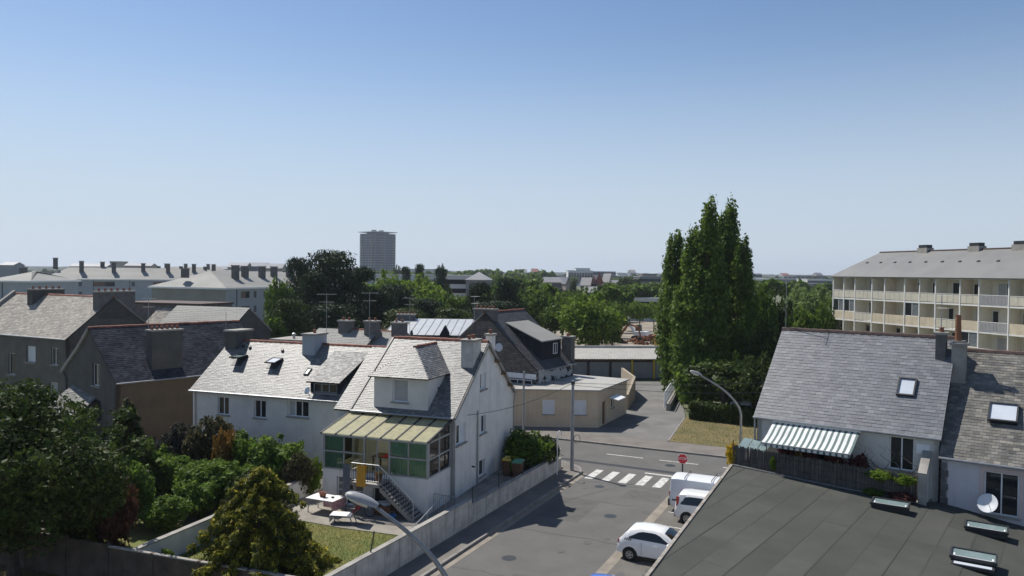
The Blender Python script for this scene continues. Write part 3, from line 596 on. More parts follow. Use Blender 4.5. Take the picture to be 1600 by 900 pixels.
# outside stair: landing, steps, railing
st = MB().box(-3.95, -2.35, -3.75, cy0 - .02, 2.14, 2.3); st.box(-3.9, -3.75, -3.7, -3.55, .6, 2.14)
so = st.build('stair_landing', 'concrete', w1)
ns = 11; sx0, sx1 = -2.35, -.45
for i in range(ns):
    x = sx0 + (sx1 - sx0) * i / ns; z = 2.3 - (2.3 - .7) * (i + 1) / (ns + 1)
    MB().box(x, x + .2, -3.72, cy0 - .15, z - .05, z).build('step', 'concrete', so); MB().box(x + .004, x + .03, -3.7, cy0 - .17, z, z + .08).build('riser', 'plastic_dark', so)
sk = MB()
for y in (-3.78,):
    pr = [(sx0, y, 2.3)]
    for i in range(ns):
        x = sx0 + (sx1 - sx0) * i / ns; z = 2.3 - (1.6) * (i + 1) / (ns + 1); pr += [(x, y, z), (x + (sx1 - sx0) / ns, y, z)]
    pr += [(sx1, y, .68), (sx1 - .25, y, .68), (sx0, y, 1.98)]
    sk.prism(pr, (0, .06, 0))
sk.build('stringer', 'concrete', so)
rl = MB(); y = -3.76
rl.tube([(-3.95, cy0 - .05, 3.28), (-3.95, y, 3.28), (-2.4, y, 3.28), (sx1 - .02, y, 1.66), (sx1 - .02, y, .72)], .028, 8); rl.tube([(-3.95, y, 2.45), (-2.4, y, 2.45), (sx1 - .02, y, .85)], .016, 6)
for x in (-3.95, -2.4): rl.tube([(x, y, 2.3), (x, y, 3.28)], .025, 6)
ro = rl.build('handrail', 'alu_frame', so); bl = MB()
for i in range(26):
    x = -3.85 + i * .135
    zz = 2.45 if x < -2.4 else 2.45 - (x + 2.4) / (sx1 + 2.4) * 1.6
    bl.tube([(x, y, zz), (x, y, zz + .82)], .013, 5)
bl.build('balusters', 'metal_dark', ro)
gt_ = thing('metal_gate', 'low grey metal railing gate between the conservatory and the street wall', 'gate', Wp(-.1, -2.2, .7), WRZ)
g = MB(); g.tube([(.0, 0, 0), (0, 0, 1.0), (1.35, 0, .95), (1.35, 0, 0)], .025, 8); g.tube([(0, 0, .12), (1.35, 0, .12)], .018, 6); g.build('gate_frame', 'metal_grey', gt_)
g = MB()
for i in range(11): g.tube([(.1 + i * .115, 0, .12), (.1 + i * .115, 0, .97)], .01, 5)
g.build('gate_bars', 'metal_grey', gt_)
rl = thing('slanted_railing', 'slanting grey pipe railing at the foot of the garden steps', 'railing', Wp(.35, -4.6, .7), WRZ)
MB().tube([(-.2, -1.3, .1), (.0, 0, .45), (.35, 1.7, 1.15), (.4, 2.0, 1.15), (.4, 2.0, 0)], .025, 8).build('top_rail', 'metal_grey', rl); MB().tube([(.1, .5, 0), (.1, .5, .62)], .02, 6).build('post', 'metal_grey', rl)
# things inside and around the conservatory
tb = thing('dining_table', 'dark dining table with red cloth inside the conservatory', 'table', Wp(-3.1, -1.3, 2.42), WRZ)
MB().box(-.9, .9, -.45, .45, .7, .75).build('tabletop', 'wood', tb); MB().box(-.3, .5, -.46, .2, .752, .77).build('red_cloth', 'fabric_red', tb)
for x in (-.8, .8):
    for y_ in (-.38, .38): MB().box(x - .04, x + .04, y_ - .04, y_ + .04, 0, .7).build('leg', 'wood', tb)

w2 = thing('white_house', 'long white terraced house with weathered slate roof, open skylights and shed dormer', 'house', WO, WRZ)
k2 = (8.15 - 5.2) / 4.0
rf2 = gable_house(w2, -19.45, -6.25, 2.4, 10, .3, 5.2, 8.15, 'white_clean', 'slate_light',
    front=[(-17.55, 3.72, .88, 1.14, 2, 'glass'), (-14.75, 3.72, .9, 1.12, 2, 'glass'), (-12.25, 4.0, 1.52, .98, 3, ['curtain_white', 'glass', 'glass']), (-16.0, .8, .8, 1.4, 1, 'glass')], yr=6.15, oh=.25, seed=9, row=.135, wid=.2)
g_ = Vector((0, 1, k2)).normalized(); n_ = Vector((0, -k2, 1)).normalized(); O_ = Vector((0, 2.15, 5.2))
skylight(w2, O_, (1, 0, 0), g_, n_, -17.95, 2.45, .8, .95, .55, 'skyglass'); skylight(w2, O_, (1, 0, 0), g_, n_, -15.1, 2.35, .8, .95, .4, 'frosted'); skylight(w2, O_, (1, 0, 0), g_, n_, -12.05, 2.0, .34, .6, 0, 'metal_grey')
for x, t in ((-18.2, 4.2), (-14.9, 4.0), (-17.6, 4.15)): MB().fbox(O_, (1, 0, 0), g_, n_, (x, x + .16), (t, t + .14), (.0, .13)).build('roof_vent', 'metal_dark', w2)
# shed dormer
wd = MB(); wall(wd, [(-10.75, 5.45), (-8.72, 5.45), (-8.72, 6.18), (-10.75, 6.18)], [(-10.55, 5.56, 1.68, .55)], (0, 2.62, 0), (1, 0, 0), (0, 1, 0), .15, .1)
for x in (-10.75, -8.8): wd.prism([(x, 2.78, 5.55), (x, 2.78, 6.18), (x, 5.2, 7.4)], (.08, 0, 0))
do = wd.build('dormer', 'slate_dark', w2); window(do, (0, 2.62, 0), (1, 0, 0), (0, 1, 0), -10.55, 5.56, 1.68, .55, 3, 'glass', 'shutter_grey', True, .05)
roof_part(w2, 'dormer_roof', [(-10.95, 2.42, 6.22), (-8.6, 2.42, 6.22), (-8.3, 5.6, 7.76), (-10.95, 5.6, 7.76)], 'slate_light', 31, .135, .2)
chimney(w2, -13.15, -12.2, 5.2, 6.6, 7.2, 8.75, 'hlm_wall', 1, along='y'); chimney(w2, -19.4, -18.5, 5.3, 7.0, 7.2, 8.75, 'dark_render', 0)
MB().tube([(-19.35, 2.3, 5.1), (-19.35, 2.32, .7)], .045, 8).build('downpipe', 'pvc', w2)
MB().tube([(-7.6, 2.3, 5.05), (-7.6, 2.32, .7)], .04, 8).build('downpipe', 'metal_grey', w2)
dsh = thing('satellite_dish', 'small white satellite dish on the slate roof below the shed dormer', 'dish', Wp(-10.75, 2.45, 5.5), WRZ)
MB().lathe([(.02, .0), (.12, .02), (.22, .07), (.23, .08), (.12, .035), (.02, .02)], (0, -.1, .15), 14, (-.2, -1, .35)).build('dish_face', 'pvc', dsh, True); MB().tube([(0, 0, -.1), (0, -.05, .15)], .02, 6).build('bracket', 'metal_grey', dsh)
# ------------------------------------------------------------------ right side: flat bitumen roof, slate houses, flats
fr = thing('flat_roof_building', 'low building with flat dark bitumen roof in the right foreground', 'building', S(0, 0), 0)
fr.location = (0, 0, 0)
FA, FB = S(6.9, 12.1), S(-34, 11.9); FC = Rp(7.75, -1.0); FD = Rp(8.5, .02); FE = Rp(30, .02); FG = Vector((34, -2, 0))
def Fz(p):  # the roof falls slightly to the right
    return float(np.interp((p.x - RO.x) * cos(RRZ) + (p.y - RO.y) * sin(RRZ), [-50, -.5, 8.9, 12, 40], [3.5, 3.5, 2.82, 2.35, 2.2]))
def PF(u, v):
    z = 3.5
    for _ in range(15): q = P(u, v, z); z = Fz(q)
    return q
fpts = [FB, FG, FE, FD, FC, FA]; fp_ = [Vector((p.x, p.y, Fz(p))) for p in fpts]
fm = MB(); n = len(fp_); fm.add([Vector((p.x, p.y, 0)) for p in fp_] + [Vector((p.x, p.y, p.z - .03)) for p in fp_], [(i, (i + 1) % n, n + (i + 1) % n, n + i) for i in range(n)])
fm.build('wall', 'old_wall', fr); MB().poly([Vector((p.x, p.y, 2.0)) for p in fp_]).build('ceiling', 'concrete', fr)
# felt sheets: strips running along the house side, lapped over each other
sdir = Vector((.595, .803, 0)).normalized(); tdir = Vector((sdir.y, -sdir.x, 0)); org = S(-30, 12.1)
def clip_poly(poly, a, b, inside):
    out = []
    for i in range(len(poly)):
        p, q = poly[i], poly[(i + 1) % len(poly)]; ip, iq = inside(p), inside(q)
        if ip >= 0: out.append(p)
        if (ip >= 0) != (iq >= 0): out.append(p.lerp(q, ip / (ip - iq)))
    return out
rgF = random.Random(4); base = [Vector((p.x, p.y, 0)) for p in fpts]; k = 0
for i in range(-16, 34):
    t0, t1 = -.5 + i * 1.0, -.5 + (i + 1) * 1.0 + .02; s0 = -14 + rgF.uniform(-3, 0) + 20
    cuts = [-30]; c = -16 + rgF.uniform(0, 4)
    while c < 60: cuts.append(c); c += rgF.uniform(4.5, 7.5)
    cuts.append(70)
    for j in range(len(cuts) - 1):
        poly = base
        for fn in (lambda p: (p - org).dot(tdir) - t0, lambda p: t1 - (p - org).dot(tdir), lambda p: (p - org).dot(sdir) - cuts[j], lambda p: cuts[j + 1] + .03 - (p - org).dot(sdir)):
            poly = clip_poly(poly, 0, 0, fn) if len(poly) > 2 else []
        if len(poly) < 3: continue
        if max(p.y for p in poly) < 18: continue
        lift = .004 + .006 * (i % 2) + .003 * (j % 2) + rgF.uniform(0, .002)
        q = [Vector((p.x, p.y, Fz(p) - .02)) for p in poly]; MB().prism([a - Vector((0, 0, .06)) for a in q], (0, 0, .08 + lift)).build('felt_sheet', ['bitumen', 'bitumen_b'][rgF.random() < .35], fr)
        lo = [p for p in poly]
        c0 = org + tdir * (t1 - .03); a0, a1 = cuts[j], cuts[j + 1]
        seam = [org + tdir * (t1 - .035) + sdir * max(a0, -6), org + tdir * (t1 + .02) + sdir * max(a0, -6), org + tdir * (t1 + .02) + sdir * a1, org + tdir * (t1 - .035) + sdir * a1]
        for fn in (lambda p: (p - FA).dot(Vector((-(FC - FA).y, (FC - FA).x, 0)).normalized()) * -1 - .12, lambda p: (p - FD).dot(Vector((-(FE - FD).y, (FE - FD).x, 0)).normalized()) * -1 - .12):
            seam = clip_poly(seam, 0, 0, fn) if len(seam) > 2 else []
        seam = clip_poly(seam, 0, 0, lambda p: (p - FB).dot(Vector((.904, -.428, 0))) - .12) if len(seam) > 2 else []
        if len(seam) > 2 and a1 > -6 and max(p.y for p in seam) > 18: MB().prism([Vector((p.x, p.y, Fz(p) + .002)) for p in seam], (0, 0, .014)).build('felt_seam', 'bitumen_seam', fr)
for a, b, nm in ((FB, FA, 'edge_trim'), (FA, FC, 'edge_trim')):
    d = (b - a).normalized(); nn = Vector((-d.y, d.x, 0)); nseg = 14 if a is FB else 4
    for i in range(nseg):
        p, q = a.lerp(b, i / nseg), a.lerp(b, (i + .997) / nseg)
        MB().prism([Vector((x.x, x.y, Fz(x) - .14)) + o_ for x, o_ in ((p, nn * .05), (q, nn * .05), (q, -nn * .07), (p, -nn * .07))], (0, 0, .2)).build(nm, 'galvanised' if a is FA else 'old_trim', fr)
def flat_light(label, p, w, h, rz, op=0.0):
    t = thing('roof_light', label, 'skylight', (p.x, p.y, Fz(p) + .01), rz, 'roof lights on the flat roof')
    MB().box(-w / 2 - .06, w / 2 + .06, -h / 2 - .06, h / 2 + .06, 0, .17).build('kerb', 'bitumen_dark', t)
    skylight(t, (-w / 2 - .1, -h / 2 - .1, .19), (1, 0, 0), Vector((0, cos(.06), sin(.06))), Vector((0, -sin(.06), cos(.06))), 0, 0, w + .2, h + .2, 0, 'skyglass', 'metal_dark', .1)
    f = MB(); a, b = w / 2 - .02, h / 2 - .02
    for q in ((-a, a, -b, -b + .05), (-a, a, b - .05, b), (-a, -a + .05, -b, b), (a - .05, a, -b, b)): f.box(q[0], q[1], q[2], q[3], .262, .272)
    f.build('inner_frame', 'pvc', t)
    if op:
        MB().fbox((-w / 2 - .02, -h / 2 - .5, .02), (1, 0, 0), (0, 1, 0), (0, 0, 1), (0, w + .04), (0, .42), (0, .1)).build('lower_frame', 'metal_dark', t); MB().box(-w / 2 + .06, w / 2 - .06, -h / 2 - .42, -h / 2 - .16, .121, .126).build('pane', 'frosted', t)
lz = RRZ + .06
flat_light('roof light on the flat roof nearest the reed screen', PF(1391, 796), 1.3, .66, lz); flat_light('roof light on the flat roof below the satellite dish', PF(1541, 834), 1.35, .66, lz); flat_light('larger opened roof light at the bottom right of the flat roof', PF(1521, 880), 1.3, .75, lz, 1)
# slate house with the terrace
r1 = thing('slate_house', 'white house with blue-grey slate roof, striped awning and chimney behind the flat roof', 'house', RO, RRZ)
kR = (10.05 - 5.75) / 4.55
rfr = gable_house(r1, .1, 8.42, .25, 9, 0, 5.75, 10.05, 'white_clean', 'slate_blue', front=[(6.35, 4.0, 1.05, 1.55, 2, 'glass'), (2.0, 3.6, 1.6, 1.75, 2, 'glass')], yr=4.55, oh=.25, seed=41, row=.2, wid=.32, tiles='ridge_brown', single=True, zr2=None)
gR = Vector((0, 1, kR)).normalized(); nR = Vector((0, -kR, 1)).normalized()
skylight(r1, (0, 0, 5.75), (1, 0, 0), gR, nR, 6.35, 2.22, .8, 1.1, 0, 'frosted', 'metal_dark', .12)
c1 = chimney(r1, 7.75, 8.2, 3.4, 3.95, 8.6, 10.2, 'granite_dark', 1)
MB().box(7.5, 8.05, .2, .24, 4.9, 5.35).build('shutter_box', 'pvc', r1)
for x in (.1,): MB().tube([(x - .08, .12, 5.65), (x - .06, .1, 3.4)], .05, 8).build('downpipe', 'metal_grey', r1)
aw = thing('striped_awning', 'green and white striped awning over the terrace behind the reed screen', 'awning', RO, RRZ)
ns_ = 30; prof = [(.12, 5.58), (-.35, 5.40), (-.9, 5.12), (-1.4, 4.93), (-1.75, 4.84)]
for i in range(ns_):
    x0, x1 = 1.0 + 4.1 * (i + (.16 if i % 2 else 0)) / ns_, 1.0 + 4.1 * (i + (1 if i % 2 else 1.16)) / ns_; mbs = MB()
    for k in range(len(prof) - 1):
        (a, za), (b, zb) = prof[k], prof[k + 1]
        mbs.add([(x0, a, za), (x1, a, za), (x1, b, zb), (x0, b, zb), (x0, a, za - .012), (x1, a, za - .012), (x1, b, zb - .012), (x0, b, zb - .012)], [(0, 3, 2, 1), (4, 5, 6, 7), (0, 4, 7, 3), (1, 2, 6, 5)])
    mbs.add([(x0, -1.77, 4.83), (x1, -1.77, 4.83), (x1, -1.77, 4.66), (x0, -1.77, 4.66)], [(0, 1, 2, 3)])
    mbs.build('stripe', ['awning_white', 'awning_green'][i % 2], aw)
MB().box(.95, 5.15, .02, .16, 5.56, 5.66).build('cassette', 'pvc', aw); MB().box(.98, 5.12, -1.8, -1.74, 4.80, 4.85).build('front_bar', 'alu_frame', aw)
for x in (1.3, 4.8): MB().tube([(x, .1, 5.35), (x + .3, -.8, 4.98), (x, -1.72, 4.8)], .025, 6).build('folding_arm', 'alu_frame', aw)
gr_ = thing('glazed_lean_to', 'small glazed lean-to roof at the left end of the terrace', 'lean-to', RO, RRZ)
for i in range(3): MB().fbox((-.55 + i * .5, -.9, 4.15), (1, 0, 0), Vector((0, 1, .35)).normalized(), Vector((0, -.35, 1)).normalized(), (.02, .48), (0, 1.1), (0, .02)).build('pane', 'skyglass', gr_)
for x in (-.55, .92): MB().box(x, x + .06, -.9, -.84, 3.5, 4.15).build('post', 'alu_frame', gr_)
# terrace deck and reed screen
td = MB().prism([Rp(-.4, -1.5, 2.78), Rp(7.7, -.9, 2.78), Rp(8.2, .24, 2.78), Rp(-.4, .24, 2.78)], (0, 0, .12)).build('terrace_deck', 'concrete'); td['kind'] = 'structure'
MB().prism([Rp(-.38, -1.45, 0), Rp(7.65, -.88, 0), Rp(7.9, .1, 0), Rp(-.38, .1, 0)], (0, 0, 2.77)).build('terrace_base', 'old_wall')['kind'] = 'structure'
rsn = thing('reed_screen', 'weathered grey reed screen fencing the terrace along the flat roof', 'fence', (0, 0, 0))
a, b = Rp(-.5, -1.56, 3.5), Rp(7.7, -.92, 2.95); d = (b - a); L_ = d.length; d.normalize(); nn = Vector((-d.y, d.x, 0)); mb = MB(); rg = random.Random(3); x = 0
while x < L_:
    w = rg.uniform(.018, .04); h = .92 + .18 * x / L_ + rg.uniform(-.06, .07); p = a + d * x + nn * rg.uniform(-.015, .015); tl = d * rg.uniform(-.03, .03)
    mb.add([p - d * w / 2 - nn * .01, p + d * w / 2 - nn * .01, p + d * w / 2 + nn * .01, p - d * w / 2 + nn * .01] + [q + tl + Vector((0, 0, h)) for q in (p - d * w / 2 - nn * .01, p + d * w / 2 - nn * .01, p + d * w / 2 + nn * .01, p - d * w / 2 + nn * .01)],
           [(4, 5, 6, 7), (0, 1, 5, 4), (1, 2, 6, 5), (2, 3, 7, 6), (3, 0, 4, 7)]); x += w * .55
mb.build('reeds', 'reed', rsn, stuff=True)
for z in (.25, .75): MB().tube([a + Vector((0, 0, z)) - nn * .03, b + Vector((0, 0, z + .12)) - nn * .03], .008, 5).build('wire', 'metal_dark', rsn)
for i in range(6):
    p = a.lerp(b, i / 5) + nn * .05; MB().tube([p, p + Vector((0, 0, 1.2))], .03, 6).build('post', 'wood', rsn)
a0_ = 0
sd = thing('terrace_side_wall', 'pale rendered parapet wall closing the right end of the terrace', 'wall', RO, RRZ)
MB().prism([(7.82, -1.0, 2.7), (7.82, .2, 2.7), (7.82, .2, 4.95), (7.82, -1.0, 4.2)], (.26, 0, 0)).build('wall_section', 'white_clean', sd); MB().prism([(7.77, -1.06, 4.21), (7.77, .2, 5.0), (7.77, .2, 5.09), (7.77, -1.06, 4.3)], (.36, 0, 0)).build('coping', 'concrete', sd); MB().box(7.8, 8.14, -1.08, -1.005, 2.7, 4.2).build('pier', 'concrete', sd)
# neighbouring slate house at the right edge
r2 = thing('slate_house', 'house with mottled brown slate roof, big skylight and satellite dish at the right edge', 'house', RO, RRZ)
rf2 = gable_house(r2, 8.56, 17, .0, 10.6, 0, 4.97, 9.43, 'pale_lilac', 'slate_brown', front=[(10.22, 2.72, 1.28, 1.85, 2, 'glass')], yr=5.1, oh=.2, seed=51, row=.17, wid=.26, tiles='ridge_brown', vo=.08)
k2 = (9.43 - 4.97) / 5.3; g2 = Vector((0, 1, k2)).normalized(); n2 = Vector((0, -k2, 1)).normalized()
skylight(r2, (0, -.2, 4.97), (1, 0, 0), g2, n2, 10.15, 2.28, 1.16, 1.18, .08, 'frosted', 'metal_dark', .12)
for i, z in enumerate((2.85, 3.16, 3.47, 3.78, 4.09, 4.4)): MB().box(8.54, 8.54 + (.2 if i % 2 else .3), -.05, -.002, z, z + .27).build('quoin_stone', 'granite_dark', r2)
MB().box(10.05, 10.2, -.03, -.004, 2.7, 4.75).build('window_surround', 'surround', r2); MB().box(11.52, 11.67, -.03, -.004, 2.7, 4.75).build('window_surround', 'surround', r2); MB().box(10.2, 11.52, -.03, -.004, 4.59, 4.75).build('window_surround', 'surround', r2)
c2 = chimney(r2, 8.46, 9.05, 3.3, 4.0, 7.6, 9.72, 'concrete', 0); MB().tube([(8.7, 3.6, 9.8), (8.68, 3.6, 11.2)], [.15, .12], 10).build('flue_pipe', 'rust', c2)
MB().box(8.5, 9.0, 3.4, 3.9, 9.84, 9.95).build('chimney_slab', 'concrete', c2)
sd_ = thing('satellite_dish', 'round pale satellite dish beside the window of the right-hand house', 'dish', Rp(10.45, -.42, 2.85), RRZ)
MB().tube([(0, .1, 0), (0, 0, .35)], .025, 6).build('bracket', 'metal_grey', sd_); MB().lathe([(.02, 0), (.2, .02), (.38, .09), (.42, .13), (.4, .13), (.2, .05), (.02, .03)], (0, -.08, .42), 24, (-.35, -1, .5)).build('dish_face', 'shutter_white', sd_, True); MB().tube([(0, -.1, .42), (-.15, -.5, .5)], .012, 5).build('feed_arm', 'metal_grey', sd_)
antenna('tall aerial mast standing behind the two right-hand chimneys', Rp(7.95, 3.7, 9.6), 2.6, .7, .4)
antenna('thin aerial mast rising past the left end of the blue slate roof', Rp(.15, 4.55, 9.95), 3.1, 1.0, .3, two=False)
# balcony flats
ap = thing('apartment_block', 'cream four-storey balcony flats with hipped slate roof at right', 'apartment block', (41.16, 99, 0), atan2(-.97, .241))
bays = [0, 2.07, 4.13, 7.15, 9.28, 12.45, 14.67, 16.93, 20.2, 22.55, 26.0, 28.02, 30.8, 33.5, 36]; floors = [10.35, 7.7, 5.05, 2.4]
MB().box(0, 36, 1.5, 9, 0, 12.8).build('body', 'apt_cream', ap)
rgA = random.Random(12)
for fz in floors: MB().box(-.05, 36, -.06, 1.499, fz - .18, fz - .02).build('floor_slab', 'apt_white', ap)
MB().box(-.1, 36, -.1, 1.6, 12.85, 13.0).build('eaves_band', 'apt_white', ap)
for i, x in enumerate(bays):
    MB().box(x - .07, x + .07, -.09, 0.0, 0, 12.84).build('mullion', 'apt_white', ap)
    MB().box(x - .05, x + .05, .003, 1.499, 0, 12.84).build('party_wall', ['apt_cream', 'peach'][i in (4, 5, 8)], ap)
kinds = {(0, 0): 'rail', (0, 1): 'rail', (0, 9): 'slat', (1, 0): 'glazed', (1, 1): 'glazed', (1, 3): 'panel', (1, 4): 'panel', (1, 5): 'glazed', (1, 6): 'panel', (1, 8): 'panel', (1, 9): 'slat', (1, 10): 'panel', (2, 8): 'glazed', (2, 10): 'panel', (2, 0): 'panel', (2, 1): 'panel'}
for f, fz in enumerate(floors):
    for i in range(len(bays) - 1):
        x0, x1 = bays[i] + .07, bays[i + 1] - .07; k = kinds.get((f, i), 'rail'); top = fz + 2.47
        if k == 'rail':
            for x in np.linspace(x0, x1, max(3, int((x1 - x0) / .55))): MB().box(x - .012, x + .012, -.07, -.045, fz - .02, fz + .95).build('rail_post', 'alu_frame', ap)
            MB().box(x0, x1, -.075, -.03, fz + .93, fz + .98).build('hand_rail', 'apt_white', ap); MB().box(x0 + .02, x1 - .02, -.06, -.052, fz + .05, fz + .88).build('balcony_panel', 'balcony_glass', ap)
        elif k == 'slat':
            sl = MB()
            for x in np.arange(x0 + .05, x1, .16): sl.box(x, x + .1, -.08, -.05, fz, fz + .95)
            sl.build('balcony_slats', 'shutter_grey', ap, stuff=True); MB().box(x0, x1, -.085, -.03, fz + .95, fz + 1.0).build('hand_rail', 'apt_white', ap)
        else:
            MB().box(x0, x1, -.05, .03, fz - .02, fz + .98).build('balcony_panel', 'apt_panel', ap)
        if k == 'glazed': window(ap, (0, -.05, 0), (1, 0, 0), (0, 1, 0), x0, fz + .98, x1 - x0, top - fz - .98, 2, ['glass', 'glass_lit'], 'apt_white', False, .03)
        else:
            w_ = x1 - x0
            st_ = rgA.choice(['both', 'win', 'both', 'wide', 'wide', 'door'])
            if st_ in ('door', 'both'): window(ap, (0, 1.44, 0), (1, 0, 0), (0, 1, 0), x0 + .15, fz, .75, 2.05, 1, 'glass', 'apt_white', False, -.02)
            if st_ in ('both',) and w_ > 2.4: window(ap, (0, 1.44, 0), (1, 0, 0), (0, 1, 0), x1 - 1.3, fz + .9, 1.1, 1.2, 2, ['glass', 'curtain_white'], 'apt_white', False, -.02)
            if st_ in ('win', 'wide'): window(ap, (0, 1.44, 0), (1, 0, 0), (0, 1, 0), x0 + w_ * (.4 if st_ == 'win' else .22), fz + (.05 if st_ == 'wide' else .7), w_ * (.5 if st_ == 'win' else .6), 2.1 if st_ == 'wide' else 1.4, 2, rgA.choice([['glass', 'glass'], ['glass', 'shutter_white'], ['curtain_white', 'glass']]), 'apt_white', False, -.02)
E1 = [(-.3, -.4, 13.0), (36, -.4, 13.0), (36, 4.6, 16.05), (2.7, 4.6, 16.05)]
ra = roof_part(ap, 'roof', E1, 'slate_apt', 61, do_slates=False); roof_part(ap, 'roof', [(-.3, 9.4, 13.0), (-.3, -.4, 13.0), (2.7, 4.6, 16.05)], 'slate_apt', 62, do_slates=False); roof_part(ap, 'roof', [(36, 9.4, 13.0), (-.3, 9.4, 13.0), (2.7, 4.6, 16.05), (36, 4.6, 16.05)], 'slate_apt', 63, do_slates=False)
MB().tube([(2.7, 4.6, 16.08), (36, 4.6, 16.08)], .1, 6).build('ridge_cap', 'ridge_brown', ra)
for x in (10.1, 17.4, 22.9, 29): 
    c = MB().box(x - .75, x + .75, 4.2, 5.2, 15.6, 16.42).build('chimney', 'concrete', ap)
    for q in (-.42, 0, .42): MB().box(x + q - .19, x + q + .19, 4.3, 5.1, 16.42, 16.78).build('chimney_pot', 'metal_dark', c)
for i in range(9): MB().fbox((0, -.4, 13), (1, 0, 0), Vector((0, 5, 3.05)).normalized(), Vector((0, -3.05, 5)).normalized(), (3 + i * 2.4, 3.3 + i * 2.4), (3.2, 3.4), (0, .1)).build('roof_vent', 'metal_dark', ra)
# ------------------------------------------------------------------ dark houses on the left
l1 = thing('stone_house', 'tall grey house with sunlit ochre slate roof and broad chimneys at far left', 'house', (-37.4, 64.7, 0), atan2(-.46, .886))
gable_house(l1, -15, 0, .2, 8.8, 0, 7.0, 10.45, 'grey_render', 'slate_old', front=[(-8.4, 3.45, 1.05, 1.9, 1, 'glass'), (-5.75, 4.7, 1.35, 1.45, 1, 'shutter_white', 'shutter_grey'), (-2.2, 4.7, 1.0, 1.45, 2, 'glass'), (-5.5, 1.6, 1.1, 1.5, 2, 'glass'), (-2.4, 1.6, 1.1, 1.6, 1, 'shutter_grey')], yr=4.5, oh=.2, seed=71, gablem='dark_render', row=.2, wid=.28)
chimney(l1, -.75, -.0, 3.0, 6.6, 8.5, 10.85, 'granite_dark', 6, 'pot', along='y'); chimney(l1, -10.7, -9.9, 3.2, 6.3, 8.5, 10.85, 'dark_render', 5, 'pot', along='y')
MB().prism([(-15, .1, 7.1), (-15, 4.4, 10.4), (-15, 4.4, 10.75), (-15, .1, 7.45)], (.35, 0, 0)).build('parapet', 'concrete', l1)
l2 = thing('dark_house', 'shaded dark house with large slate roof, gable window and wide chimney at left', 'house', (-27.42, 53.56, 0), atan2(.77, .64))
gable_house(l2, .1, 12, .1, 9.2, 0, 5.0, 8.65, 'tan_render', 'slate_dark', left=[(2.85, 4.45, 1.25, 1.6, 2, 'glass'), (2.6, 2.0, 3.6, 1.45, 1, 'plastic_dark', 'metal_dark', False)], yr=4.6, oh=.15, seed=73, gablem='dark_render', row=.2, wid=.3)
chimney(l2, 2.85, 5.15, .72, 1.6, 5.2, 8.4, 'dark_render', 6, 'pot'); MB().tube([(.0, 9.3, 5), (.02, 8.6, 4.5), (.02, 8.6, 0)], .05, 8).build('downpipe', 'metal_dark', l2)
sl = Vector((0, 4.6, -(8.65 - 5))).normalized()
for a_, b_, o_ in (((-.05, 4.6, 8.72), (-.05, 7.1, 6.75), 0), ((-.05, 6.9, 6.75), (-.05, 9.5, 5.0), .12)):
    MB().prism([Vector(a_) + Vector((0, o_, o_)), Vector(b_) + Vector((0, o_, o_)), Vector(b_) + Vector((0, o_, o_ - .3)), Vector(a_) + Vector((0, o_, o_ - .3))], (.35, 0, 0)).build('verge_coping', 'concrete', l2)
l3 = thing('gabled_annexe', 'shaded gabled house end between the dark house and white terrace', 'house', (-26.5, 66.0, 0), atan2(.30, -.95))
l3.location = Q(352, 520, 66.0); l3.location.z = 0; l3.rotation_euler.z = atan2(-.35, .94)
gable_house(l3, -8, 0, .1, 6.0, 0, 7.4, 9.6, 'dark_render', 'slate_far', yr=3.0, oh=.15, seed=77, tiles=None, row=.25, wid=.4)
l4 = thing('small_slate_roof', 'small slate lean-to roof below the tall grey house', 'shed', Q(88, 640, 56), atan2(-.46, .886)); l4.location.z = 0
gable_house(l4, -1.2, 2.6, 0, 3, 0, 2.6, 4.6, 'dark_render', 'slate_brown', yr=2.8, seed=78, tiles=None)
l5 = thing('parapet_roof', 'dark flat parapet block with sunlit slate patch behind the dark house', 'building', Q(215, 480, 78), atan2(-.3, .95)); l5.location.z = 0
MB().box(-2, 7.5, 0, 5, 0, 9.4).build('wall', 'granite_dark', l5); MB().box(-2.1, 7.6, -.1, 5.1, 9.4, 9.6).build('coping', 'ridge_brown', l5)
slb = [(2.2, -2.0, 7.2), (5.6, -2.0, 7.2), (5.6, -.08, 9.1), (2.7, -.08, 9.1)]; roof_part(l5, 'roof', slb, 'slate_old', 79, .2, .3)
MB().box(2.4, 5.5, -1.7, -.12, 0, 7.1).build('wall', 'dark_render', l5)
# row behind the white terrace: low roofs and chimneys
for i, (u, v, D, w, zt, lab) in enumerate(((520, 545, 63, 3.2, 8.55, 'first low slate roof and stub chimney behind the white terrace, left of the others'), (562, 545, 62, 3.3, 8.6, 'middle low slate roof with stub chimney behind the white terrace'), (606, 545, 62, 2.6, 8.5, 'low slate roof and chimney behind the white terrace, next to the zinc roof'))):
    t = thing('back_house', lab, 'house', Q(u, v, D), WRZ, 'low roofs behind the white terrace'); t.location.z = 0
    gable_house(t, -w, 0, 0, 6, 0, 6.4, zt - .55, 'granite_dark', 'slate_far', yr=3, seed=80 + i, tiles='terracotta' if i else None, row=.25, wid=.35)
    chimney(t, -.9, .2, 2.2, 3.0, 6.5, zt + .15, 'granite_dark', 2)
ch = thing('brick_chimney_block', 'low brown chimney stack with vent cowl left of the television aerials', 'chimney', Q(448, 532, 64), WRZ); ch.location.z = 0
MB().box(-1.6, 1.4, 0, 3, 0, 7.1).build('stack', 'granite_dark', ch); MB().box(-1.7, 1.5, -.1, 3.1, 7.1, 7.25).build('cap', 'concrete', ch); MB().lathe([(.1, 0), (.1, .3), (.18, .3), (.18, .42), (.02, .5)], (0, 1, 7.25), 10).build('cowl', 'metal_grey', ch)
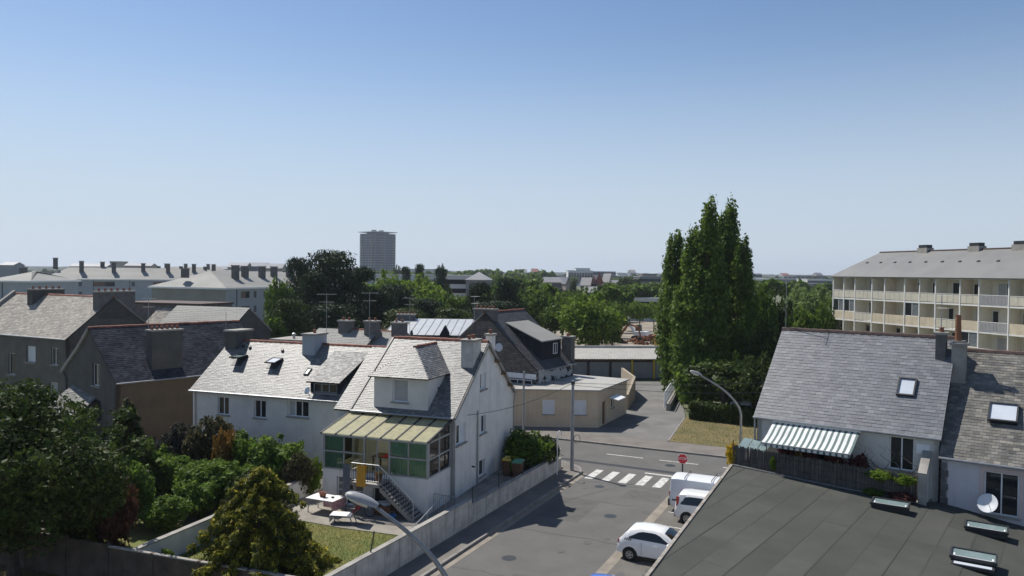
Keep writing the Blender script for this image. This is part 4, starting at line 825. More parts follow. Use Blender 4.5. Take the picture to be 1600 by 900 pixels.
antenna('aerial with two heads behind the red-capped chimney of the white terrace, at left', Q(510, 540, 62), 4.2, 2.0, .3); antenna('aerial on a tall mast over the middle low slate roof', Q(577, 540, 62), 4.3, 1.8, .5); antenna('aerial above the red chimney pots of the zinc roof', Q(640, 520, 74), 3.4, 1.7, .2); antenna('aerial over the chimney left of the white terrace', Q(353, 535, 60), 2.4, 1.6, .1); antenna('thin aerial left of the stone gable with red ridge', Q(741, 505, 70), 2.5, 1.2, .9); antenna('aerial on the wide chimney of the dark house', Q(232, 520, 57), 2.6, 1.3, .4)
# zinc roofed building
zn = thing('zinc_roof_building', 'building with pale standing-seam zinc roof behind the white house', 'building', (-12.6, 78, 0), atan2(-.03, 1))
MB().box(0, 8.8, 0, 8, 0, 6.5).build('wall', 'granite_dark', zn); zs = Vector((0, 6, 1.25)).normalized(); zn_ = Vector((0, -1.25, 6)).normalized()
for i in range(11):
    MB().fbox((-.2 + i * .83, -.3, 6.6), Vector((1, 0, 0)), Vector((.25, 6, 1.25)).normalized(), zn_, (.02, .81), (0, 6.2), (0, .05)).build('roof_panel', 'zinc', zn)
    MB().fbox((-.2 + i * .83, -.3, 6.6), Vector((1, 0, 0)), Vector((.25, 6, 1.25)).normalized(), zn_, (-.035, .018), (0, 6.2), (-.02, .1)).build('standing_seam', 'metal_grey', zn)
MB().prism([(4.8, -.5, 5.5), (7.0, -.5, 5.5), (5.9, -.5, 7.6)], (0, 1.2, 0)).build('slate_gablet', 'slate_dark', zn)
chimney(zn, .1, 2.0, 5.0, 6.0, 6.5, 8.3, 'granite_dark', 5)
for x in (1.2, 2.6): MB().lathe([(.12, 0), (.16, .4), (.1, .75)], (x, -.45, 6.35), 8).build('chimney_pot', 'metal_dark', zn)
# stone gable house with the painted wall
gh = thing('stone_gable_house', 'stone gabled house with red ridge tiles, dark shed dormer and painted end wall', 'house', (2.37, 67.2, 0), atan2(.864, .504))
gable_house(gh, 0, 7.2, .1, 11.1, 0, 4.45, 9.42, 'graffiti', 'slate_grey', yr=5.6, oh=.15, seed=91, gablem='stone_block_y', row=.22, wid=.3)
kG = (9.42 - 4.45) / 5.75
gd = MB(); gd.prism([(1.9, .75, 5.1), (1.9, .75, 6.75), (1.9, 4.3, 8.2)], (3.9, 0, 0)); gdo = gd.build('dormer', 'slate_dark', gh)
MB().prism([(1.7, .6, 6.8), (1.7, 4.4, 8.34), (1.7, 4.4, 8.44), (1.7, .6, 6.9)], (4.3, 0, 0)).build('dormer_roof', 'slate_far', gh)
window(gdo, (0, .74, 0), (1, 0, 0), (0, 1, 0), 4.2, 5.55, .8, 1.0, 2, 'glass', 'pvc', False, -.05)
chimney(gh, 6.9, 7.7, .2, 1.2, 3.5, 6.9, 'granite_dark', 2); chimney(gh, .0, .7, 4.6, 6.8, 8.6, 9.6, 'granite_dark', 5, along='y')
MB().lathe([(.38, 0), (.38, .06), (.3, .09)], (-.01, 4.0, 6.3), 20, (-1, 0, 0)).build('round_window', 'frosted', gh); MB().box(-.06, -.004, .2, 5, 3.7, 4.15).build('white_band', 'pvc', gh)
window(gh, (-.003, 0, 0), (0, 1, 0), (1, 0, 0), .6, 2.7, 2.2, .9, 3, 'glass', 'pvc', False, -.06)
# beige flat-roofed house across the road
fl = thing('flat_roofed_house', 'beige flat-roofed house with white shutters across the road', 'house', (0, 0, 0))
A_, B_, C_, D_ = Vector((-3.5, 65.0, 0)), Vector((7.35, 64.7, 0)), Vector((10.75, 71.6, 0)), Vector((.5, 77.5, 0))
def flank(p, q, holes, nm='wall'):
    d = (q - p); L_ = d.length; d.normalize(); n = Vector((-d.y, d.x, 0)); mb = MB(); wall(mb, [(0, 0), (L_, 0), (L_, 3.15), (0, 3.15)], [h[:4] for h in holes], p, d, n)
    mb.build(nm, 'cream_render', fl)
    for h in holes: window(fl, p, d, n, *h)
flank(A_, B_, [(6.2, 1.15, 1.0, 1.2, 1, 'shutter_white', 'pvc', True, .05), (8.85, 1.15, 1.0, 1.2, 1, 'shutter_white', 'pvc', True, .05)])
flank(B_, C_, [(1.0, .1, .9, 2.0, 1, 'wood', 'wood', False), (3.3, 1.2, .8, 1.0, 1, 'glass')]); flank(C_, D_, []); flank(D_, A_, [])
MB().prism([Vector((p.x, p.y, 3.15)) for p in (A_ + Vector((-.2, -.2, 0)), B_ + Vector((.1, -.25, 0)), C_ + Vector((.25, 0, 0)), D_)], (0, 0, .12)).build('roof', 'tin_roof', fl)
MB().prism([Vector((p.x, p.y, 3.27)) for p in (A_ + Vector((.6, 2, 0)), B_ + Vector((-3.5, 1.5, 0)), B_ + Vector((-1, 4, 0)), D_ + Vector((0, -2, 0)))], (0, 0, .012)).build('roof_felt', 'concrete', fl)
cn = MB().prism([B_ + Vector((1.1, 1.2, 2.4)), B_ + Vector((2.0, 3.0, 2.4)), B_ + Vector((2.7, 2.7, 2.2)), B_ + Vector((1.8, .9, 2.2))], (0, 0, .05)).build('door_canopy', 'pvc', fl)
# garages and ramp
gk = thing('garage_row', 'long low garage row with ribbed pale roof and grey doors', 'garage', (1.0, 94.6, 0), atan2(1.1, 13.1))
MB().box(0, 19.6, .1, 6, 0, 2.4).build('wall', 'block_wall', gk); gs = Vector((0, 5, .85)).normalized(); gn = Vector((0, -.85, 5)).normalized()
MB().fbox((-.3, -.4, 2.45), (1, 0, 0), gs, gn, (0, 20.3), (0, 5.2), (0, .05)).build('roof', 'tin_roof', gk)
rb = MB()
for i in range(60): rb.fbox((-.3 + i * .34, -.4, 2.45), (1, 0, 0), gs, gn, (0, .08), (0, 5.2), (.05, .1))
rb.build('roof_ribs', 'tin_roof', gk, stuff=True); MB().box(-.3, 20, 4.75, 5.1, 3.35, 3.62).build('roof_edge', 'zinc', gk)
for i in range(7):
    x = .5 + i * 2.75; d_ = MB().box(x, x + 2.4, .0, .08, .05, 2.05).build('garage_door', 'garage_door', gk); rr = MB()
    for z in np.arange(.15, 2.0, .16): rr.box(x + .03, x + 2.37, -.02, -.001, z, z + .06)
    rr.build('door_ribs', 'garage_door', d_, stuff=True); MB().box(x + 2.45, x + 2.7, -.03, .08, 0, 2.3).build('door_post', 'yellow_paint' if i in (4, 5) else 'metal_dark', gk)
rw_ = thing('ramp_wall', 'beige retaining wall stepping along the left of the garage ramp', 'wall', (0, 0, 0))
for p, q, h0, h1 in ((Vector((11.2, 73.5, 0)), Vector((13.0, 80.5, 0)), 1.5, 2.3), (Vector((13.0, 80.5, 0)), Vector((12.8, 88, 0)), 2.3, 2.3)):
    d = (q - p).normalized(); n = Vector((-d.y, d.x, 0)) * .25; MB().add([p, q, q + n, p + n] + [a + Vector((0, 0, h)) for a, h in ((p, h0), (q, h1), (q + n, h1), (p + n, h0))], [(4, 5, 6, 7), (0, 1, 5, 4), (1, 2, 6, 5), (2, 3, 7, 6), (3, 0, 4, 7)]).build('wall_section', 'ramp_beige', rw_)
wr = thing('white_railing', 'white metal railing along the right of the garage ramp', 'railing', (0, 0, 0)); p, q = Vector((14.7, 73.6, .1)), Vector((19.0, 88, .1))
for i in range(15):
    a = p.lerp(q, i / 14); MB().box(a.x - .06, a.x + .06, a.y - .06, a.y + .06, 0.3, 1.75).build('post', 'pvc', wr)
for z in (.75, 1.25, 1.7): MB().tube([p + Vector((0, 0, z)), q + Vector((0, 0, z))], .05, 6).build('rail', 'pvc', wr)
MB().prism([p + Vector((.1, -.2, -.1)), q + Vector((.1, 0, -.1)), q + Vector((.5, 0, -.1)), p + Vector((.5, -.2, -.1))], (0, 0, .7)).build('plinth', 'concrete', wr)
# ------------------------------------------------------------------ housing blocks far left
def hlm(label, corner, ang, L_, W_, ze, rise, hip0=5.0, cols=None, chims=(), floors=4, hip1=True):
    t = thing('housing_block', label, 'apartment block', (corner[0], corner[1], 0), ang, 'pale housing blocks at far left')
    wb = MB().box(0, L_, 0, W_, 0, ze).build('body', 'hlm_wall', t); MB().box(-.06, -.004, .02, W_ - .02, 0, ze - .05).build('end_wall', 'hlm_end', t)
    MB().box(-.5, L_ + .5, -.5, W_ + .5, ze, ze + .28).build('eaves', 'pvc', t); z0, z1 = ze + .29, ze + rise; m_ = W_ / 2; x1 = L_ - hip0 if hip1 else L_ + .5
    q = lambda x, y, z: (x, y, z)
    for pts in ([(-.5, -.5, z0), (L_ + .5, -.5, z0), (x1, m_, z1), (hip0, m_, z1)], [(-.5, W_ + .5, z0), (-.5, -.5, z0), (hip0, m_, z1)], [(L_ + .5, W_ + .5, z0), (-.5, W_ + .5, z0), (hip0, m_, z1), (x1, m_, z1)], [(L_ + .5, -.5, z0), (L_ + .5, W_ + .5, z0), (x1, m_, z1)]):
        slab(pts, .1).build('roof', 'slate_far', t)
    fh = 2.75
    for c, (x, w, st) in enumerate(cols or ()):
        for f in range(floors):
            z = ze - .45 - 1.3 - f * fh
            if z < .3: continue
            window(t, (0, -.02, 0), (1, 0, 0), (0, 1, 0), x, z, w, 1.35, 2 if st == 'b' else 1, ['shutter_brown', 'glass'] if st == 'b' else 'glass_far', 'shutter_grey', False, -.05)
    for x, y, h in chims:
        yy = y * W_; zr_ = z0 + (z1 - z0) * min(1, (yy / m_ if yy < m_ else (W_ - yy) / m_)); c = MB().box(x - .55, x + .55, yy - .5, yy + .5, zr_ - .6, z1 + h).build('chimney', 'granite_dark', t); MB().box(x - .65, x + .65, yy - .6, yy + .6, z1 + h, z1 + h + .2).build('chimney_cap', 'concrete', c)
    for x in np.arange(3, L_, 9): MB().box(x, x + .12, -.1, -.004, 0, ze).build('downpipe', 'metal_dark', t)
    return t
hlm('grey housing block with bright hip end behind the dark houses, nearest of the far blocks', (-51.8, 140), atan2(.95, .31), 42, 16.6, 9.35, 3.3, 6, [(4.2, 2.6, 'b'), (8, .9, 's'), (13.5, 2.6, 'b'), (11, .9, 's'), (18, 2.6, 'b'), (21.5, .9, 's')], [(8, .25, 1.0), (12, .3, .9), (17, .28, .9), (21.5, .3, .9), (27, .3, .9), (32, .3, .9), (1.5, .62, .3)])
hlm('long white housing block with red-brown shutters, stretching across the far left', (-126.3, 208), atan2(.43, .9), 46, 13, 9.6, 3.5, 6, [(4, .8, 's'), (8.5, .9, 's'), (12, 5.4, 'b'), (21.5, .9, 's'), (27, 4.4, 'b'), (36, .9, 's'), (40, 3.6, 'b')], [(2.5, .5, 2.4), (9, .3, 1.6), (17, .3, 1.4), (24.5, .35, 1.2), (31, .3, 1.2), (38, .35, 1.2), (43.5, .4, 1.2), (14, .6, 1.5)])
hlm('grey-ended housing block at the extreme left edge', (-72.5, 150), atan2(.27, .96), 9, 14, 10.0, 2.2, 5, (), [(2, .5, .6)], 4); bpy.context.view_layer.update()
o = [x for x in col.objects if x.get('label', '').startswith('grey-ended')][0]; o.location = (-103, 152, 0); o.rotation_euler.z = atan2(-.1, 1); 
hlm('white-roofed housing block glaring in the sun, middle of the far left', (-136, 290), atan2(.2, .98), 30, 14, 9.8, 4.0, 6, (), [(5, .3, 1.0), (12, .3, 1.0), (20, .35, 1.0)])
hlm('bright hip-roofed housing block just left of the grey block roof', (-122, 262), atan2(.55, .83), 34, 14, 9.4, 3.4, 6, (), [(3, .4, .9), (10, .3, .9), (18, .3, .9)])
# ------------------------------------------------------------------ far town
tw = thing('tower_block', 'tall blue-grey residential tower with overhanging flat roof on the skyline', 'tower', (0, 0, 0)); tp = Q(590, 425, 900); tw.location = (tp.x, 900, 0); tw.rotation_euler.z = .86
hw = 14.4; MB().box(-hw, hw, -hw, hw, 0, 56).build('body', 'tower_grey', tw); MB().box(-hw - 1.6, hw + 1.6, -hw - 1.6, hw + 1.6, 57.5, 58.3).build('roof_slab', 'far_white', tw); MB().box(-9, 9, -9, 9, 56, 57.5).build('attic', 'far_grey', tw)
for x in (-6, 5): MB().box(x - 2, x + 2, -2, 2, 58.5, 60.5).build('roof_plant', 'far_grey', tw)
for side in (0, 1):
    for f in range(15):
        for c, (x, w) in enumerate(((-13, 2.2), (-9.2, 7.0), (.4, 2.2), (4.2, 2.2), (8, 5.5))):
            z = 13 + f * 2.85; O_, e_, n_ = ((0, -hw - .02, 0), (1, 0, 0), (0, 1, 0)) if side == 0 else ((-hw - .02, 0, 0), (0, 1, 0), (1, 0, 0))
            MB().fbox(O_, e_, n_, (0, 0, 1), (x, x + w), (-.12, -.0), (z, z + 1.5)).build('window', 'glass_far', tw)
            if w > 4: MB().fbox(O_, e_, n_, (0, 0, 1), (x - .2, x + w + .2), (-1.3, -.125), (z - 1.1, z - .05)).build('balcony', 'far_grey', tw)
def far(label, u0, u1, vt, D, dep, wm, rm=None, rh=0.0, rz=0.0, wins=None, base=0.0, gab='x', group='distant town buildings', cat='building', name='town_building'):
    a, b = Q(u0, vt, D), Q(u1, vt, D); w = (b - a).length; t = thing(name, label, cat, ((a.x + b.x) / 2, D, 0), rz, group); zt = a.z
    MB().box(-w / 2, w / 2, 0, dep, base, zt).build('wall', wm, t)
    if rh:
        if gab == 'x':
            for pts in ([(-w / 2 - .3, -.4, zt), (w / 2 + .3, -.4, zt), (w / 2 + .3, dep / 2, zt + rh), (-w / 2 - .3, dep / 2, zt + rh)], [(w / 2 + .3, dep + .4, zt), (-w / 2 - .3, dep + .4, zt), (-w / 2 - .3, dep / 2, zt + rh), (w / 2 + .3, dep / 2, zt + rh)]): slab(pts, .2).build('roof', rm, t)
            g = MB(); 
            for x in (-w / 2, w / 2 - .3): MB().prism([(x, .05, zt), (x, dep - .05, zt), (x, dep / 2, zt + rh - .2)], (.3, 0, 0)).build('gable', wm, t)
        else:
            for pts in ([(-w / 2 - .3, -.3, zt), (0, -.3, zt + rh), (0, dep + .3, zt + rh), (-w / 2 - .3, dep + .3, zt)], [(w / 2 + .3, dep + .3, zt), (0, dep + .3, zt + rh), (0, -.3, zt + rh), (w / 2 + .3, -.3, zt)]): slab(pts, .2).build('roof', rm, t)
            MB().prism([(-w / 2, .02, zt), (w / 2, .02, zt), (0, .02, zt + rh - .2)], (0, dep - .04, 0)).build('gable', wm, t)
    elif rm: MB().box(-w / 2 - .3, w / 2 + .3, -.3, dep + .3, zt, zt + .5).build('roof', rm, t)
    if wins:
        nc, nr, ww, wh, top = wins
        for i in range(nc):
            for j in range(nr):
                x = -w / 2 + (i + .5) * w / nc - ww / 2; z = zt - top - j * 3.0 - wh
                if z > .5: MB().box(x, x + ww, -.12, -.0, z, z + wh).build('window', 'glass_far', t)
    return t
far('white school block with grey hip roof among the trees left of centre', 690, 735, 432, 260, 12, 'far_white', 'zinc', 0, 0, (6, 4, 3.6, 1.5, 1.0)); 
t = far('grey pyramid-roofed pavilion end of the white school block', 728, 766, 437, 250, 14, 'far_grey'); w_ = 8.6; zt = Q(730, 437, 250).z
for pts in ([(-w_ / 2, -.4, zt), (w_ / 2, -.4, zt), (0, 7, zt + 2.6)], [(w_ / 2, -.4, zt), (w_ / 2, 14.4, zt), (0, 7, zt + 2.6)], [(w_ / 2, 14.4, zt), (-w_ / 2, 14.4, zt), (0, 7, zt + 2.6)], [(-w_ / 2, 14.4, zt), (-w_ / 2, -.4, zt), (0, 7, zt + 2.6)]): slab(pts, .2).build('roof', 'far_slate_b', t)
far('pale low roof line below the tower', 575, 705, 430, 330, 12, 'far_white', 'zinc'); far('small pale block right of the tower', 640, 680, 421, 700, 14, 'far_white', 'far_slate')
far('large white hospital-like block on the skyline, tallest of the centre', 888, 926, 423, 800, 30, 'far_white', 'zinc', 0, 0, (9, 5, 2.4, 5, 2)); far('stepped upper storey of the big white skyline block', 900, 922, 419.5, 812, 20, 'far_white', 'far_slate_b'); far('long blue-grey wing right of the big white skyline block', 926, 962, 424.5, 830, 25, 'far_grey', 'zinc', 0, 0, (8, 3, 4, 1.6, 1)); far('low grey roofs left of the big white skyline block', 848, 890, 431, 900, 25, 'far_grey', 'far_slate')
far('row house with bright slate mansard and white dormers, left of the centre trees', 852, 884, 441, 330, 9, 'far_stone', 'far_slate_b', 2.2, .12, (7, 2, 1.0, 1.6, .6)); far('narrow gabled house beside the bright mansard row', 884, 892, 444, 325, 9, 'far_stone', 'far_slate', 3, .3, None, gab='y')
for i, (u0, u1, v, D, wm, rm, rh, gab, lab) in enumerate(((907, 922, 446, 340, 'far_stone', 'far_slate_b', 3.5, 'x', 'grey slate house first in the cluster of far roofs'), (922, 932, 442, 345, 'far_stone', 'far_slate_b', 3.4, 'y', 'steep-gabled house second in the far cluster'), (931, 942, 443, 340, 'far_red', 'far_red', 5, 'y', 'red-brown steep roof in the far cluster'), (941, 951, 441, 350, 'far_stone', 'far_slate_b', 4, 'x', 'bright-topped roof at the right of the far cluster'), (912, 930, 457, 290, 'far_stone', 'far_slate_b', 2.2, 'x', 'low grey roof in front of the far cluster'), (933, 948, 454, 300, 'far_grey', 'far_slate', 2.5, 'y', 'dark roofed house in front of the red-brown roof'), (959, 969, 447, 330, 'far_stone', 'far_slate_b', 2.5, 'x', 'small pale gable half hidden by the round trees'))): far(lab, u0, u1, v, D, 9, wm, rm, rh, RS.uniform(-.4, .4), (3, 2, 1.0, 1.4, .5), gab=gab)
far('large dark flat-roofed block left of the poplars', 1000, 1034, 433, 420, 22, 'far_grey', 'far_slate_b', 0, 0, (9, 4, 2.2, 1.4, 1)); far('pale upper storey on the dark block left of the poplars', 1004, 1026, 429, 428, 12, 'far_stone', 'far_slate')
far('low white building with flat roof beside the street trees', 985, 1035, 468, 215, 10, 'far_white', 'zinc', 0, 0, (5, 1, 4, 1.8, .6))
for i, (u0, u1, v, D, wm, rm, lab) in enumerate(((1165, 1190, 428, 800, 'far_white', 'far_slate', 'grey-roofed hall right behind the poplars'), (1175, 1215, 437, 620, 'far_white', 'zinc', 'pale long shed right of the poplars'), (1195, 1262, 436, 700, 'far_grey', 'zinc', 'long low industrial hall across the right skyline'), (1262, 1300, 437, 640, 'far_white', 'far_white', 'white workshop hall next to the balcony flats'), (1180, 1300, 443, 520, 'far_grey', 'far_slate', 'dark low hall in front of the industrial sheds'), (1225, 1290, 431, 1000, 'far_grey', 'far_slate', 'hazy warehouse line on the right horizon'))): far(lab, u0, u1, v, D, 25, wm, rm, 0, 0, (10, 1, 2.5, 2, 1))
for i, (u0, u1, v, D, rh, lab) in enumerate(((356, 384, 417, 420, 2.5, 'dark-roofed tall house on the left skyline'), (386, 415, 416, 430, 2.2, 'second dark roof on the left skyline'), (416, 440, 419, 400, 2.5, 'slate roof next to the black pines on the skyline'), (322, 356, 420, 500, 2, 'pale roof behind the grey block chimneys'), (172, 190, 409, 700, 0, 'square dark block on the far left horizon'), (0, 20, 414, 500, 2, 'dark roof at the very left of the horizon'), (195, 235, 415, 600, 2, 'low roof on the horizon above the white blocks'), (110, 165, 416, 520, 2, 'roof ridge on the horizon behind the long white block'))): far(lab, u0, u1, v, D, 14, 'far_grey' if i % 2 else 'far_stone', 'far_slate', rh, .1)
for u, w_, dv, D, wm, rm, rh, lab in ((452, 9, 1, 1100, 'far_white', 'far_slate', 5, 'tiny pale house on the horizon above the black pines'), (300, 14, 2, 1200, 'far_grey', 'far_slate', 0, 'tiny grey block on the horizon above the grey housing block'), (812, 12, 1, 1300, 'far_white', 'far_slate_b', 5, 'tiny white house on the centre horizon, left of the skyline block'), (832, 10, 2, 1250, 'far_stone', 'far_red', 5, 'tiny red-roofed house on the centre horizon'), (965, 14, 1, 1400, 'far_white', 'far_slate', 0, 'tiny white block on the horizon right of the skyline block'), (985, 9, 2, 1300, 'far_grey', 'far_slate_b', 5, 'tiny grey house on the horizon above the dark block'), (1222, 12, 1, 1500, 'far_white', 'far_red', 4, 'tiny red-roofed hall on the right horizon'), (1276, 10, 2, 1400, 'far_stone', 'far_slate', 4, 'tiny slate house on the right horizon by the flats')):
    far(lab, u, u + w_, 426 + (u - 800) * .0115 - dv, D, 14, wm, rm, rh, .2, group='tiny houses on the hazy horizon', cat='house', name='distant_house')
# hills
for k, (D, hb, amp, sd) in enumerate(((1500, 9, 3, 3), (2400, 12, 4, 5), (3600, 17, 6, 9))):
    rg = np.random.default_rng(sd); n = 420; xs = np.linspace(-D * .95, D * .95, n); ph = rg.uniform(0, 6, 8); top = hb + amp * sum(np.sin(xs / D * (3 + 4 * i) + ph[i]) / (1 + .6 * i) for i in range(8)) * .35 + rg.uniform(0, D * .0009, n); top = np.maximum(top, 2)
    mb = MB(); v = []
    for i in range(n): v += [(xs[i], D, -1), (xs[i], D + 15, top[i]), (xs[i], D + 200, top[i] * .9), (xs[i], D + 500, -1)]
    mb.add(v, [(4 * i + j, 4 * i + 4 + j, 4 * i + 5 + j, 4 * i + 1 + j) for i in range(n - 1) for j in range(3)]); struct('hills', mb, 'hill_green')
# square with the building site
sheet('square', [(-30, 99, -.02), (60, 99, -.02), (90, 300, -.02), (-30, 300, -.02)], 'sand_site'); sheet('park_street', [(20, 112, .0), (28, 108, .0), (62, 205, .0), (75, 330, .0), (62, 330, .0), (50, 208, .0)], 'paving')
# ------------------------------------------------------------------ trees and plants
def leaf_mesh(name, pts, nrm, size, seed, aspect=.55, jit=.9, droop=0.0):
    rg = np.random.default_rng(seed); n = len(pts); nn = nrm + rg.normal(0, jit, (n, 3)); nn /= np.linalg.norm(nn, axis=1)[:, None] + 1e-9
    t = rg.normal(0, 1, (n, 3)); t[:, 2] -= droop; t -= nn * np.sum(t * nn, 1)[:, None]; t /= np.linalg.norm(t, axis=1)[:, None] + 1e-9; b = np.cross(nn, t)
    a = (size * np.clip(np.exp(rg.normal(-.12, .42, n)), .35, 2.2))[:, None]; w = a * aspect
    v = np.stack([pts - t * a, pts + b * w - t * a * .15, pts + t * a, pts - b * w - t * a * .15], 1)
    return npmesh(name, v.reshape(-1, 3), 4)
def lobe_pts(lobes, n, seed, inner=.5, wob=.22):
    rg = np.random.default_rng(seed); c = np.array([l[0] for l in lobes]); r = np.array([l[1] for l in lobes]); ar = (r[:, 0] * r[:, 1] + r[:, 0] * r[:, 2] + r[:, 1] * r[:, 2]); k = rg.choice(len(lobes), n, p=ar / ar.sum())
    d = rg.normal(0, 1, (n, 3)); d /= np.linalg.norm(d, axis=1)[:, None]; ph = rg.uniform(0, 6.28, (len(lobes), 3))
    f = 1 + wob * np.sin(4 * d[:, 0] + ph[k, 0]) * np.sin(4 * d[:, 1] + ph[k, 1]) + wob * .6 * np.sin(7 * d[:, 2] + ph[k, 2])
    rad = (inner + (1 - inner) * rg.uniform(0, 1, n) ** .5) * f
    p = c[k] + d * r[k] * rad[:, None]; return p, d * np.array([1, 1, 1.0]) + np.array([0, 0, .35])
def broad_lobes(seed, nl=34, z0=.2, rmax=.5, top=1.0, lobe=.15):
    rg = np.random.default_rng(seed); L = []; zc = (z0 + top) / 2
    for i in range(nl):
        d = rg.normal(0, 1, 3); d /= np.linalg.norm(d); s = rg.uniform(.55, 1.0) if i > 5 else rg.uniform(0, .5); lr = lobe * rg.uniform(.75, 1.3)
        x = np.array([d[0] * (rmax - lr * .8) * s, d[1] * (rmax - lr * .8) * s, zc + d[2] * ((top - z0) / 2 - lr * .8) * s]); L.append((x, np.array([lr * 1.15, lr * 1.15, lr * .95])))
    for i in range(int(nl * .8)):
        d = rg.normal(0, 1, 3); d[2] = abs(d[2]) if rg.random() < .7 else d[2]; d /= np.linalg.norm(d); s = rg.uniform(.86, 1.04); lr = lobe * rg.uniform(.22, .5)
        L.append((np.array([d[0] * rmax * s, d[1] * rmax * s, max(z0, zc + d[2] * (top - z0) / 2 * s)]), np.array([lr, lr, lr * 1.3])))
    return L
def pad_lobes(seed, nl=40, z0=.12, rmax=.5, taper=.35, flat=.4):
    rg = np.random.default_rng(seed); L = []
    for i in range(nl):
        z = z0 + (1 - z0) * (i + .5) / nl; rr = rmax * (1 - (1 - taper) * max(0, (z - .35) / .65) ** 1.3) * (1 if z > .25 else .85); a = rg.uniform(0, 6.28); s = rg.uniform(.3, .85); lr = rmax * rg.uniform(.28, .46)
        L.append((np.array([cos(a) * rr * s, sin(a) * rr * s, min(z, 1 - lr * flat)]), np.array([lr, lr, lr * flat])))
    L.append((np.array([0, 0, .93]), np.array([.1, .1, .07]))); return L
def poplar_lobes(seed, nl=60, z0=.05):
    rg = np.random.default_rng(seed); L = []
    for i in range(nl):
        z = z0 + (.96 - z0) * ((i + rg.uniform(0, 1)) / nl); pr = .5 * (min(1, (z + .12) / .35) ** .6) * (1 - max(0, z - .5) / .56) ** .62; a = rg.uniform(0, 6.28); lr = max(.05, pr * rg.uniform(.35, .6)); s = max(0, pr - lr * .75)
        L.append((np.array([cos(a) * s, sin(a) * s, z]), np.array([lr, lr, .055 * rg.uniform(.8, 1.6)])))
    L.append((np.array([0, 0, .96]), np.array([.06, .06, .04]))); return L
def limbs(mb, lobes, zf, r0, n, seed, top=.85):
    rg = random.Random(seed); mb.tube([(0, 0, -.02), (.01, 0, zf * .5), (-.01, .01, zf), (0, 0, top)], [r0 * 1.25, r0, r0 * .8, r0 * .2], 8)
    for l in rg.sample(lobes, min(n, len(lobes))):
        c = l[0]; z = min(zf + (c[2] - zf) * .35, top * .9); mb.tube([(0, 0, z), (c[0] * .5, c[1] * .5, z + (c[2] - z) * .6), (c[0] * .9, c[1] * .9, c[2])], [r0 * .45, r0 * .3, r0 * .1], 5)
PROTO = {}
def proto(kind, lobes, n, size, seed, inner=.5, asp=.55, droop=0, r0=.025, zf=.3, jit=.9):
    p, nr = lobe_pts(lobes, n, seed, inner); p[:, 2] = np.maximum(p[:, 2], .01)
    cm = leaf_mesh('crown', p, nr, size, seed, asp, jit, droop); t = MB(); limbs(t, lobes, zf, r0, 14, seed); tm = bpy.data.meshes.new('trunk'); tm.from_pydata(t.v, [], t.f); tm.update(); tm.materials.append(MATS['bark']); cm.materials.append(MATS['leaf_mid']); PROTO[kind] = (tm, cm)
for i in range(4): proto(f'broad{i}', broad_lobes(100 + i, 38), 11000, .026, 100 + i)
for i in range(3): proto(f'pine{i}', pad_lobes(120 + i, 46), 12000, .021, 120 + i, asp=.3, jit=.7)
for i in range(2): proto(f'cedar{i}', pad_lobes(130 + i, 60, .02, .5, .25, .34), 13000, .02, 130 + i, asp=.35, jit=.6, droop=.8)
def proto_poplar(i):
    Hh, Ww = 20.0, 5.0; L = [(c * np.array([Ww, Ww, Hh]), np.array([r[0] * Ww, r[1] * Ww, r[2] * Hh])) for c, r in poplar_lobes(140 + i, 90)]
    p, nr = lobe_pts(L, 30000, 140 + i, .35, .42); p[:, 2] = np.maximum(p[:, 2], .1); cm = leaf_mesh('crown', p, nr, .17, 140 + i, .6, .9); cm.materials.append(MATS['leaf_poplar']); t = MB(); t.tube([(0, 0, -.2), (0, 0, 5), (.1, 0, 12), (0, .1, 19)], [.35, .28, .16, .03], 8)
    for l in L[::5]: t.tube([(0, 0, max(.5, l[0][2] - 2.2)), tuple(l[0])], [.08, .02], 5)
    tm = bpy.data.meshes.new('trunk'); tm.from_pydata(t.v, [], t.f); tm.update(); tm.materials.append(MATS['bark']); PROTO[f'poplar{i}'] = (tm, cm)
for i in range(4): proto_poplar(i)
for i in range(3): proto(f'street{i}', broad_lobes(150 + i, 24, .38), 6000, .03, 150 + i, zf=.42)
for i in range(4): proto(f'bush{i}', broad_lobes(160 + i, 26, .0, .5, 1.0, .2), 8000, .038, 160 + i, r0=.03)
def tree(kind, label, loc, w, h, m, cat='tree', name='tree', group=None, rz=None, bark='bark', wy=None):
    t = thing(name, label, cat, loc, RS.uniform(0, 6.28) if rz is None else rz, group); t.scale = (w, wy or w, h); tm, cm = PROTO[kind]
    for nm, me, mm in (('trunk', tm, bark), ('crown', cm, m)):
        o = bpy.data.objects.new(nm, me); col.objects.link(o); o.parent = t; o.material_slots[0].link = 'OBJECT'; o.material_slots[0].material = MATS[mm]
    return t
def ptree(kind, label, u, vt, wpx, D, m, z0=0.0, **k):
    p = Q(u, vt, D); q = (5.0, 20.0) if kind.startswith('poplar') else (1, 1); tree(kind, label, (p.x, D, z0), wpx / F_PX * D / q[0], (p.z - z0) / q[1], m, **k)
G1, G2, G3, G4 = 'dark pines by the grey housing block', 'trees of the wooded school grounds', 'trees round the square', 'trees right of the poplars'
